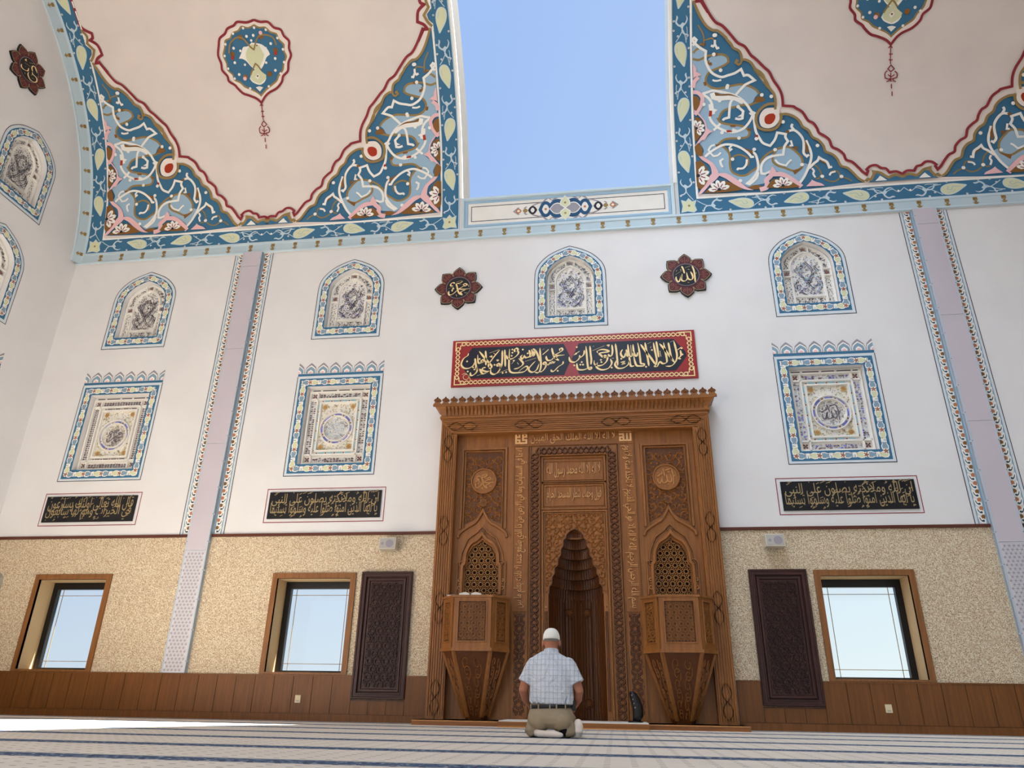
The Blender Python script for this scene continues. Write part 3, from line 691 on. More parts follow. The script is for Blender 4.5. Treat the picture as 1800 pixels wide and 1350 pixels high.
fl = MB(); fl.add([(-HX, -11.5, 0), (HX, -11.5, 0), (HX, 0.3, 0), (-HX, 0.3, 0)], [(0, 1, 2, 3)], 'carpet')
o = fl.build('floor'); o['kind'] = 'structure'
# front wall: plaster above, stone-chip dado below, both pierced by the windows
wf = MB()
holes = [place(list(reversed(up_reveal())), x, z) for x, z in UP_WIN] + [place(list(reversed(mid_reveal())), x, z) for x, z in MID_WIN]
slab(wf, FW, [[(-HX, ZT), (-.3, ZT), (-.3, 2.86), (.3, 2.86), (.3, ZT), (HX, ZT), (HX, 8.75), (-HX, 8.75)]] + holes, 'plaster', -.5, 0)
wfo = wf.build('wall_front'); wfo['kind'] = 'structure'
st = MB()
holes = [list(reversed(rect(c[0]-LWH+.03, .66, c[0]+LWH-.03, 2.1))) for c in LOW_WIN] + [list(reversed(rect(-.75, .0, .75, ZT-.0001)))]
for a, b in ((-HX, -.75), (.75, HX)):
    hs = [list(reversed(rect(c[0]-LWH+.03, .66, c[0]+LWH-.03, 2.1))) for c in LOW_WIN if a < c[0] < b]
    slab(st, FW, [rect(a, 0, b, ZT)] + hs, 'stone', -.5, 0)
st.build('stone_cladding', wfo)
# left wall: arched end of the barrel vault
wl = MB()
LWIN_UP = [(-1.77, 8.5), (-1.77, 6.346)]; LWIN_MID = [(-1.745, 3.744)]
arcp = [(-11.5, ZT), (0, ZT), (0, ZC)] + [(YC+5.95*math.cos(t*PI/40), ZC+5.95*math.sin(t*PI/40)) for t in range(0, 41)] + [(-11.5, ZC)]
arcp = [p for i, p in enumerate(arcp) if i == 0 or (abs(p[0]-arcp[i-1][0])+abs(p[1]-arcp[i-1][1])) > 1e-4]
hl = [place(list(reversed(up_reveal())), y, z) for y, z in LWIN_UP] + [place(list(reversed(mid_reveal())), y, z) for y, z in LWIN_MID]
slab(wl, LW, [arcp] + hl, 'plaster', -.5, 0)
slab(wl, LW, [rect(-11.5, 0, 0, ZT)], 'stone', -.5, 0)
o = wl.build('wall_left'); o['kind'] = 'structure'
wr = MB(); RW = lambda u, v, d=0.0: (HX-d, u, v)
arcr = arcp
fill(wr, RW, [arcr], 'plaster', 0); fill(wr, RW, rect(-11.5, 0, 0, ZT), 'stone', 0)
o = wr.build('wall_right'); o['kind'] = 'structure'
wb = MB(); BW = lambda u, v, d=0.0: (u, -11.5+d, v)
slab(wb, BW, [rect(-HX, 0, HX, 8.75)] + [list(reversed(rect(x-1.25, .63, x+1.25, 3.3))) for x in (-8.2, -4.14, 0, 4.14, 8.2)], 'plaster', -.4, 0)  # openings added in this unseen wall to let in fill light
o = wb.build('wall_back'); o['kind'] = 'structure'
# wainscot of vertical boards with a plain base
def wainscot(segs):
    b = MB()
    for x0, x1, z1 in segs:
        b.box((x0, .06, 0), (x1, -.018, z1), 'wood_deep')
        b.box((x0, .06, 0), (x1, -.045, .095), 'wood_wain'); 
        if z1 > .6: b.box((x0, .06, z1-.02), (x1, -.036, z1), 'wood_wain')
        n = max(1, round((x1-x0)/.302)); w = (x1-x0)/n
        for i in range(n): b.box((x0+i*w+.004, .0, .1), (x0+(i+1)*w-.004, -.03, z1-.02), 'wood_wain')
    return b
o = wainscot([(-HX, -3.346, .63), (-3.346, -2.529, .3), (-2.529, -2.2, .63), (2.2, 2.529, .63), (2.529, 3.346, .3), (3.346, HX, .63)]).build('baseboard_front'); o['kind'] = 'structure'
bl = MB(); bl.box((-HX-.05, -11.5, 0), (-HX+.03, 0, .63), 'wood_wain'); o = bl.build('baseboard_left'); o['kind'] = 'structure'
t = MB()
for a, b in ((-HX, -6.4), (-6.0, -2.18), (2.18, 6.0), (6.4, HX)): t.box((a, .02, ZT-.02), (b, -.03, ZT+.025), 'wood_trim')
o = t.build('trim_1'); o['kind'] = 'structure'
t = MB(); t.box((-HX-.02, -11.5, ZT-.02), (-HX+.03, -.03, ZT+.025), 'wood_trim'); o = t.build('trim_2'); o['kind'] = 'structure'
# cornice strip with hanging gold motifs, along the front wall and round the left arch
cs = MB(); ZB, ZP = 8.32, 8.55
prof = [(0.0, 8.315), (.05, 8.32), (.05, 8.345), (.035, 8.36), (.035, 8.5), (.05, 8.515), (.05, 8.545), (-.03, 8.56)]
for x0, x1 in ((-HX, HX),):
    V = [(x, -d, z) for x in (x0, x1) for d, z in prof]; n = len(prof)
    mats = ['pale', 'pale', 'pale', 'strip', 'strip', 'pale', 'pale']
    for i in range(n-1): cs.add([V[i], V[n+i], V[n+i+1], V[i+1]], [(0, 1, 2, 3)], mats[i])
def drop(mb, F, s=1.0, mat='gold'):
    def q(l): mb.add([F(a*s, b*s, .004) for a, b in l], [tuple(range(len(l)))], mat)
    q(rect(-.038, -.075, .038, .0)); q([(-.03, -.08), (-.012, -.105), (.012, -.105), (.03, -.08)]); q([(-.055, -.115), (0, -.18), (.055, -.115), (.02, -.12), (-.02, -.12)]); q(rect(-.02, -.118, .02, -.1))
    stroke(mb, F, [(-.03, -.05), (.0, -.03), (.03, -.05)], .012, 'brown', .006)
n = int((2*HX-.14)/.4612)
for i in range(44):
    x = -9.98+i*.4612
    if x < HX-.05: drop(cs, shift(FW, x, 8.512, .036))
o = cs.build('trim_3'); o['kind'] = 'structure'
# the same strip bent round the arch on the left wall (chamfered ring)
rg = MB(); NA = 64
rp = [(.0, 5.57), (.03, 5.57), (.035, 5.60), (.115, 5.72), (.13, 5.74), (.16, 5.75), (.16, 5.8)]
rm = ['pale', 'pale', 'strip', 'pale', 'pale', 'pale']
def ring(d, r, a): return (-HX+d, YC+r*math.cos(a), ZC+r*math.sin(a))
a0 = .048
for k in range(NA):
    a, b = a0+(PI-2*a0)*k/NA, a0+(PI-2*a0)*(k+1)/NA
    for i in range(len(rp)-1):
        (d0, q0), (d1, q1) = rp[i], rp[i+1]
        rg.add([ring(d0, q0, a), ring(d1, q1, a), ring(d1, q1, b), ring(d0, q0, b)], [(0, 1, 2, 3)], rm[i])
for k in range(39):
    a = .085+k*.4612/R0
    def FR(u, v, d=0.0, a=a):
        tt = (v+.19)/.19            # 0 at the wall side, 1 at the vault side
        q = 5.60+.12*tt; dd = .035+.08*tt
        return ring(dd+d*.83, q-d*.55, a+u/5.65)
    if a < PI-.1: drop(rg, FR, .95)
o = rg.build('trim_4'); o['kind'] = 'structure'
# ------------------------------------------------------------ barrel vault with its open strip of sky
OX0, OX1, S0 = -2.04, 1.98, 1.17
def vault(x0, x1, th=.75, n=72, s0=.5, rim='rim_grey'):
    b = MB(); A = [R0*PI*k/n for k in range(n+1)]; A[0] = s0; A[-1] = R0*PI-s0
    for k in range(n):
        q = [(x0, A[k]), (x1, A[k]), (x1, A[k+1]), (x0, A[k+1])]
        b.add([CY_(u, v, 0) for u, v in q], [(0, 1, 2, 3)], 'vault', True)
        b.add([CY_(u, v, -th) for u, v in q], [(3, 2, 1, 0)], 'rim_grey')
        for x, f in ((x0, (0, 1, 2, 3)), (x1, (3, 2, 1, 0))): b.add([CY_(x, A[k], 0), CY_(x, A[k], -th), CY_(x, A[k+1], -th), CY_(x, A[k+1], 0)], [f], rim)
    for v, f in ((A[0], (0, 1, 2, 3)), (A[-1], (3, 2, 1, 0))): b.add([CY_(x0, v, 0), CY_(x0, v, -th), CY_(x1, v, -th), CY_(x1, v, 0)], [f], 'plaster')
    return b
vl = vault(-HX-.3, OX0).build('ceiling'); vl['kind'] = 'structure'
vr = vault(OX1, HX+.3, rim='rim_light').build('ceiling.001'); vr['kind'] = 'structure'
# closing panels at the foot of the opening (front and back)
def foot(s0, s1):
    b = MB(); th = .32; n = 6
    for k in range(n):
        a, c = s0+(s1-s0)*k/n, s0+(s1-s0)*(k+1)/n
        b.add([CY_(OX0, a), CY_(OX1, a), CY_(OX1, c), CY_(OX0, c)], [(0, 1, 2, 3)], 'offwhite')
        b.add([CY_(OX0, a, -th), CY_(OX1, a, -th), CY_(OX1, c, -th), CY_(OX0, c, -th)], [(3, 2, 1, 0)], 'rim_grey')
    for v in (s0, s1): b.add([CY_(OX0, v), CY_(OX0, v, -th), CY_(OX1, v, -th), CY_(OX1, v)], [(0, 1, 2, 3)], 'offwhite')
    return b
fp = foot(.47, S0)
# raised blue-edged border and line round the front panel, then its long medallion
a, b = OX0-.02, OX1
fb = MB()
for d_, w, h, mt in ((.035, .07, .03, 'pale'), (.105, .06, .012, 'sky')):
    rib(fb, CY_, [(a+d_, .46+d_), (b-d_, .46+d_), (b-d_, S0-d_), (a+d_, S0-d_)], w, h, mt, 0, True)
stroke(fb, CY_, [(a+.2, .46+.2), (b-.2, .46+.2), (b-.2, S0-.2), (a+.2, S0-.2)], .012, 'ink', .003, True)
fpo = fp.build('trim_5'); fpo['kind'] = 'structure'; fb.build('painted_border', fpo)
md = MB(); FM = shift(CY_, -.06, .815)
def lens(x, hw, hh, mat, d, tip=True):
    p = catmull([(x-hw, 0), (x-hw*.55, hh*.75), (x, hh), (x+hw*.55, hh*.75), (x+hw, 0)], 3)
    l = p + [(q[0], -q[1]) for q in reversed(p[1:-1])]; l.reverse(); fill(md, FM, l, mat, d)
OUTL = [(-1.0, 0), (-.9, .08), (-.8, .05), (-.75, .09), (-.67, .06), (-.62, .11), (-.52, .15), (-.46, .13), (-.4, .2), (-.33, .26), (-.25, .19), (-.14, .26), (0, .27)]
OUTL = OUTL + [(-x, y) for x, y in reversed(OUTL[:-1])]; OUTL = OUTL + [(x, -y) for x, y in reversed(OUTL[1:-1])]
fill(md, FM, list(reversed(scale_pts(OUTL, 1.0))), 'grille_dark', .003); fill(md, FM, list(reversed([(x*.96, y*.86) for x, y in OUTL])), 'offwhite', .005)
for s in (-1, 1):
    lens(s*.37, .14, .17, 'navy', .007); lens(s*.37, .07, .1, 'offwhite', .009); disc(md, FM, s*.37, 0, .025, 'rust', .011)
    lens(s*.62, .09, .09, 'ink', .007); lens(s*.62, .04, .05, 'offwhite', .009); lens(s*.76, .05, .045, 'gold', .007); lens(s*.89, .06, .05, 'rust', .007); lens(s*.89, .03, .025, 'offwhite', .009)
    lens(s*.15, .2, .2, 'navy', .007); lens(s*.15, .15, .12, 'offwhite', .009); lens(s*.15, .13, .1, 'glass_grey', .0105)
for s in (-1, 1):
    p = [(0, 0), (.09, s*.07), (.085, s*.14), (0, s*.25), (-.085, s*.14), (-.09, s*.07)]
    fill(md, FM, p if s > 0 else list(reversed(p)), 'lime', .0125); disc(md, FM, 0, s*.11, .022, 'gold', .014)
    stroke(md, FM, p, .018, 'offwhite', .0145, True)
md.build('painted_medallion', fpo)
bp = foot(R0*PI-S0, R0*PI-.47).build('trim_6'); bp['kind'] = 'structure'
# white steel lip along the sides of the opening
lp = MB(); n = 60
for x, s in ((OX0, 1), (OX1, -1)):
    P_ = [(-.05, 0), (-.05, .02), (0.002, .02), (0.002, -.03)]
    for k in range(n):
        v0, v1 = S0+(R0*PI-2*S0)*k/n, S0+(R0*PI-2*S0)*(k+1)/n
        for i in range(3):
            (a, d0), (b, d1) = P_[i], P_[i+1]
            q = [CY_(x+s*a-s*.0, v0, d0), CY_(x+s*b, v0, d1), CY_(x+s*b, v1, d1), CY_(x+s*a, v1, d0)]
            lp.add(q, [(0, 1, 2, 3)], 'cream')
o = lp.build('trim_7'); o['kind'] = 'structure'
# ------------------------------------------------------------ painting on the vault
def paint(mb, F, text, k, d0=.003, step=.0004, sub=.06):
    d = d0; big = 0
    for ln in text.strip().split('\n'):
        kd, mat, w, *pp = ln.split(); w = float(w); p = [tuple(float(t)*k for t in q.split(',')) for q in pp]
        d += .0013 if big < 5 else .0002; big += 1
        if kd == 'p':
            q = cornered(p+[p[0]], 3)[:-1]
            if sum(a[0]*b[1]-b[0]*a[1] for a, b in zip(q, q[1:]+q[:1])) < 0: q.reverse()
            fill(mb, F, q, mat, d, sub)
        elif kd == 's': stroke(mb, F, cornered(p, 4), w*k, mat, d)
        elif kd == 'd': disc(mb, F, p[0][0], p[0][1], w*k*.62, mat, d+step*8, 10)
        elif kd == 'f': petals(mb, F, p[0][0], p[0][1], w*k, d+step*8, mat)
def petals(mb, F, x, y, r, d, mat, n=9):
    # half flower growing out of the border: petals that would cross it are left off
    for i in range(n):
        a = 2*PI*i/n+.3; c, s_ = math.cos(a), math.sin(a)
        q = [(.12, 0), (.5, .24), (.85, .17), (1, 0), (.85, -.17), (.5, -.24)]
        P = [(x+r*(u*c-v*s_), y+r*(u*s_+v*c)) for u, v in q]
        if min(p[0] for p in P) < .025 or min(p[1] for p in P) < .025: continue
        mb.add([F(a_, b_, d) for a_, b_ in P], [(5, 4, 3, 2, 1, 0)], mat)
        mb.add([F(x+r*(u*c-v*s_), y+r*(u*s_+v*c), d+.0006) for u, v in [(.25, .05), (.65, .04), (.65, -.04), (.25, -.05)]], [(3, 2, 1, 0)], 'maroon')
    disc(mb, F, max(x, .05), max(y, .05), r*.16, 'ink', d+.001, 8)
def paisley(mb, F, L=.46, W_=.11):
    o = [(-L/2, 0), (-L*.3, W_*.45), (-L*.05, W_*.88), (L*.2, W_), (L*.42, W_*.7), (L*.5, 0), (L*.42, -W_*.7), (L*.2, -W_), (-L*.05, -W_*.88), (-L*.3, -W_*.45)]
    p = catmull(o, 3, True); fill(mb, F, list(reversed(p)) if sum(a[0]*b[1]-b[0]*a[1] for a, b in zip(p, p[1:]+p[:1])) < 0 else p, 'pale', 0)
    q = [(a*.9+.006, b*.86) for a, b in p]; fill(mb, F, list(reversed(q)) if sum(a[0]*b[1]-b[0]*a[1] for a, b in zip(q, q[1:]+q[:1])) < 0 else q, 'lime', .002)
    stroke(mb, F, catmull([(-L*.25, 0), (0, W_*.3), (L*.12, -W_*.2), (L*.25, W_*.1), (L*.15, W_*.45)], 3), .009, 'sky', .0035)
    stroke(mb, F, catmull([(L*.3, -W_*.5), (L*.1, -W_*.55), (-.02, -W_*.3)], 3), .008, 'sky', .0035)
def swan(mb, F, s=1.0):
    f = lambda l: catmull([(a*s, b*s) for a, b in l], 4)
    stroke(mb, F, f([(-.2, .1), (-.17, .12), (-.15, .06), (-.1, .02), (-.02, .03), (.03, .08), (.1, .11), (.16, .09)]), .024, 'pale', .002, taper=5)
    stroke(mb, F, f([(-.02, .04), (.0, -.04), (.06, -.09), (.13, -.07), (.17, -.08)]), .03, 'pale', .002, taper=4)
    fill(mb, F, [(-.06*s, .02*s), (0, -.03*s), (.05*s, .03*s), (.02*s, .07*s)], 'pale', .0025)
    stroke(mb, F, f([(-.1, .02), (-.2, -.04), (-.28, -.1)]), .014, 'pale', .002)
def band_frame(F, horiz, x0, v0, s):
    """local frame along a border: t along, w across"""
    if horiz: return lambda t, w, d=0.0: F(x0+s*t, v0+w, d)
    return lambda t, w, d=0.0: F(x0+w, v0+s*t, d)
def border_units(mb, F, horiz, c, base, sgn, positions, d):
    for i, p in enumerate(positions):
        al = 1 if i % 2 else -1
        def G(t, w, dd=0.0, p=p, al=al):
            ca, sa = math.cos(al*.22), math.sin(al*.22); t2 = t*ca-w*sa; w2 = t*sa+w*ca
            return F(c+sgn*(p+t2), base+w2, d+dd) if horiz else F(c+w2, base+sgn*(p+t2), d+dd)
        def G0(t, w, dd=0.0, p=p): return F(c+sgn*(p+t), base+w, d+dd) if horiz else F(c+w, base+sgn*(p+t), d+dd)
        if sgn < 0 and horiz or (sgn > 0 and not horiz): pass
        paisley(mb, G)
        swan(mb, (lambda t, w, dd=0.0, G0=G0, al=al: G0(t-.5, w*al*1.0, dd)), 1.0)
        stroke(mb, G0, catmull([(.2, -.09*al), (.36, -.06*al), (.5, .02*al)], 4), .014, 'pale', .001)
        stroke(mb, G0, catmull([(.25, -.1*al), (.4, -.11*al), (.47, -.1*al)], 4), .012, 'pale', .001)
        for t, w in ((-.2, .13), (.1, -.135), (.32, .06), (-.42, -.13), (.42, .135), (-.68, .12)):
            disc(mb, G0, t, w*al, .019, 'cream', .002, 8); disc(mb, G0, t, w*al, .009, 'teal', .0035, 6)
def panel_art(parent, xo, xi, left):
    """painting of one vault panel: xo = outer x (by the end wall), xi = inner x (by the opening)"""
    a, b = (xo, xi) if xo < xi else (xi, xo)
    bd = MB(); d = .003; top = 9.03
    fill(bd, CY_, [rect(a, .5, b, .85)], 'teal', d)
    for x0, x1 in ((a, a+.36), (b-.36, b)): fill(bd, CY_, rect(x0, .85, x1, top), 'teal', d, .16)
    for off, w, mt in ((.015, .03, 'pale'), (.365, .045, 'cream')):
        p = [(a+off, top)] + [(a+off, top-k*.2) for k in range(1, int((top-.5-off)/.2))] + [(a+off, .5+off*.9), (b-off, .5+off*.9)] + [(b-off, .5+off*.9+k*.2) for k in range(1, int((top-.5-off)/.2))] + [(b-off, top)]
        rib(bd, CY_, p, w, .012, mt, 0)
    xm = (a+b)/2
    for s in (-1, 1):
        cx_ = xm+s*(b-a)/2
        border_units(bd, CY_, True, cx_-s*.2, .675, -s, [.93, 1.9, 2.93], d+.003)
        border_units(bd, CY_, False, cx_-s*.185, .675, 1, [.9+1.0*k for k in range(8)], d+.003)
        G = shift(CY_, cx_-s*.2, .68, d+.003, -s)
        p = [(-.14, -.13), (-.03, -.11), (.08, -.14), (.13, -.1), (.1, 0), (.13, .1), (.06, .08), (0, .15), (-.05, .09), (-.13, .12), (-.11, 0)]
        fill(bd, G, p if s < 0 else list(reversed(p)), 'lime', 0); stroke(bd, G, p, .014, 'pale', .002, True); disc(bd, G, 0, 0, .022, 'gold', .003)
    for s in (-1, 1):
        G = shift(CY_, xm, .675, d+.003, s)
        swan(bd, shift(G, .34, -.02, 0, -1), 1.0); stroke(bd, G, catmull([(0, .08), (.1, .0), (.2, .06), (.3, .02)], 4), .013, 'pale', .001)
        disc(bd, G, .1, .02, .02, 'cream', .002, 8)
    bd.build('painted_border', parent)
    for s in (-1, 1):
        cn = MB(); cx_ = xm+s*((b-a)/2-.34)
        paint(cn, shift(CY_, cx_, .87, 0, -s), CORNER, .01); cn.build('painted_corner', parent)
    # line running on up the sides, and small lobes
    sd = MB()
    for s in (-1, 1):
        G = shift(CY_, xm+s*((b-a)/2-.34), .87, 0, -s)
        q = [(.2, 3.58), (.12, 3.58), (.18, 3.66), (.3, 3.72), (.26, 3.9), (.13, 4.0), (.2, 4.04), (.21, 4.12), (.03, 4.25), (.02, 4.5), (.03, 5.2), (.08, 5.6)]
        fill(sd, G, cornered([(0, 3.4), (.33, 3.38)] + q[1:9] + [(0, 4.25)], 3) if s < 0 else list(reversed(cornered([(0, 3.4), (.33, 3.38)] + q[1:9] + [(0, 4.25)], 3))), 'white', .0035, .06)
        stroke(sd, G, cornered([(.33, 3.38)]+q, 4), .055, 'maroon', .012)
        stroke(sd, G, cornered([(.02, 3.62), (.1, 3.7), (.16, 3.82), (.05, 3.95), (.09, 4.08), (0, 4.2)], 3), .05, 'gold', .014)
        fill(sd, G, [(.0, 3.66), (.08, 3.74), (.1, 3.83), (0, 3.93)] if s < 0 else [(.0, 3.93), (.1, 3.83), (.08, 3.74), (0, 3.66)], 'teal', .013)
    sd.build('painted_line', parent)
    me = MB(); paint(me, shift(CY_, xm-.04, 4.42), MEDAL, .01); me.build('painted_medallion', parent)
panel_art(vl, -9.92, -2.09, True)
panel_art(vr, 9.92, 2.02, False)
# ------------------------------------------------------------ stained-glass plaster windows
def motif_path(mb, F, path, d, unit=.34, w=.075):
    """garland of paired fish, flowers and white outlines along a closed path"""
    L = [0]
    for p, q in zip(path, path[1:]+path[:1]): L.append(L[-1]+math.hypot(q[0]-p[0], q[1]-p[1]))
    T = L[-1]; n = max(4, round(T/unit)); PP = path+path[:1]
    def at(s):
        s %= T
        for i in range(len(path)):
            if L[i+1] >= s:
                t = (s-L[i])/max(1e-9, L[i+1]-L[i]); a, b = PP[i], PP[i+1]
                return (a[0]+(b[0]-a[0])*t, a[1]+(b[1]-a[1])*t), math.atan2(b[1]-a[1], b[0]-a[0])
    u = T/n
    for i in range(n):
        (x, y), a = at(i*u)
        for sgn, mt in ((-1, 'lime'), (1, 'slate')):
            (fx, fy), fa = at(i*u+sgn*u*.24)
            ca, sa = math.cos(fa), math.sin(fa)
            G = lambda p, q, dd=0.0: F(fx+p*ca*sgn-q*sa, fy+p*sa*sgn+q*ca, d+dd)
            sh = [(-.075, .02), (-.05, w*.72), (0, w*.8), (.045, w*.5), (.085, w*.62), (.075, 0), (.085, -w*.62), (.045, -w*.5), (0, -w*.8), (-.05, -w*.72), (-.075, -.02)]
            fill(mb, G, sh if sgn < 0 else sh, 'cream', 0)
            sh2 = [(p*.78, q*.76) for p, q in sh]; fill(mb, G, sh2, mt, .0015)
            disc(mb, G, .05, .015, .008, 'rust', .003, 5)
        for k in (-1, 1):
            (fx, fy), fa = at(i*u+u*.5)
            mb.add([F(fx-math.sin(fa)*q+math.cos(fa)*p, fy+math.cos(fa)*q+math.sin(fa)*p, d+.001) for p, q in ((-.008, 0), (.008, 0), (.012*k, k*w*.7), (-.01, k*w*.45))], [(0, 1, 2, 3) if k > 0 else (3, 2, 1, 0)], 'cream')
        disc(mb, F, x, y, .046, 'cream', d+.0035, 8); flower(mb, F, x, y, .042, d+.005, 'rust', 'ink', 5, a)
def bits(mb, F, pts, r, mats, d, rnd):
    for x, y in pts:
        a = rnd.random()*PI; rr = r*(.7+.6*rnd.random())
        mb.add([F(x+rr*math.cos(a+t)*q, y+rr*math.sin(a+t)*q, d) for t, q in ((0, 1.25), (PI/2, .6), (PI, 1.25), (1.5*PI, .6))], [(0, 1, 2, 3)], rnd.choice(mats))
def upper_window(F, parent, rich):
    """local frame, base of the painted line at (0, 0)"""
    rnd = random.Random(3)
    b = MB()
    lo = arch(.643, 0, UPH); bo = arch(.588, .06, UPH-.055); rv = up_reveal()
    stroke(b, F, lo, .012, 'ink', .004, True)
    fill(b, F, [arch(.637, .004, UPH-.004), list(reversed(rv))], 'paper', .002)
    fill(b, F, [bo, list(reversed(rv))], 'teal', .004)
    mid = arch(.512, .147, UPH-.13, 8)
    motif_path(b, F, mid, .0055)
    b.build('painted_border', parent)
    # plaster tracery set back in the reveal
    g = MB(); D = -.135
    fill(g, F, [arch(.435, .235, UPH-.205)], 'offwhite', D)
    rib(g, F, arch(.405, .27, UPH-.235), .06, .035, 'offwhite', D, True); rib(g, F, arch(.27, .43, UPH-.36), .04, .035, 'offwhite', D, True)
    rib(g, F, [(-.27, .43), (.27, .43)], .04, .03, 'offwhite', D); rib(g, F, [(-.27, .27), (-.27, .45)], .04, .05, 'offwhite', D); rib(g, F, [(.27, .27), (.27, .45)], .04, .05, 'offwhite', D)
    for s in (-1, 1):
        for z in (.83, .96): rib(g, F, [(s*.27, z), (s*.405, z)], .03, .05, 'offwhite', D)
        rib(g, F, [(s*.07, UPH-.38), (s*.08, UPH-.27)], .03, .05, 'offwhite', D)
    g.build('tracery', parent)
    q = MB(); d = D+.012
    dark = ['glass_dark', 'glass_grey', 'glass_dark', 'ink']
    pts = []
    for i in range(26):
        for s in (-1, 1):
            pts += [(s*(.337+.045*math.sin(i*1.9)), .29+i*.026+.01*math.sin(i)), (s*(.337-.045*math.sin(i*1.9)), .3+i*.026)]
    outer, inner = arch(.375, .3, UPH-.265), arch(.3, .4, UPH-.33)
    for i in range(520):
        x, y = rnd.uniform(-.38, .38), rnd.uniform(.98, UPH-.26)
        if inside((x, y), outer) and not inside((x, y), inner): pts.append((x, y))
    for i in range(60): pts.append((rnd.uniform(-.235, .235), rnd.uniform(.3, .395)))
    bits(q, F, pts, .013, dark, d, rnd)
    for s in (-1, 1): flower(q, F, s*.337, .895, .045, d+.002, 'glass_dark', 'rust', 6)
    flower(q, F, 0, UPH-.315, .045, d+.002, 'glass_dark', 'rust', 6)
    core = arch(.235, .47, UPH-.4)
    cols = dark + (['glass_silver_glint', 'glass_violet', 'glass_silver_glint', 'glass_cyan'] if rich > 1 else ['glass_violet', 'glass_silver_glint'] if rich else ['glass_grey'])
    # arabesque: crossing stems with leaves
    for s in (-1, 1):
        for path in ([(-.16, .5), (-.05, .6), (.02, .72), (.1, .85), (.17, .95), (.12, 1.04)], [(.0, .74), (.12, .78), (.18, .7), (.12, .62), (.05, .58)], [(0, .76), (.1, .88), (.08, 1.0), (0, 1.12)], [(0, .5), (.08, .47), (.2, .6), (.21, .72)]):
            p = catmull([(s*a, z) for a, z in path], 4)
            for (x, y), (x2, y2) in zip(p[::1], p[1::1]):
                for k in (-.014, .014): q.add([F(x+k, y, d), F(x2+k*.6, y2, d), F(x2+k*1.7, y2+.006, d), F(x+k*1.9, y+.004, d)], [(0, 1, 2, 3)], rnd.choice(cols))
    pts = []
    while len(pts) < 420:
        p = (rnd.uniform(-.24, .24), rnd.uniform(.47, UPH-.4))
        if inside(p, core): pts.append(p)
    bits(q, F, pts, .012, cols, d, rnd)
    q.build('glass_pieces', parent)
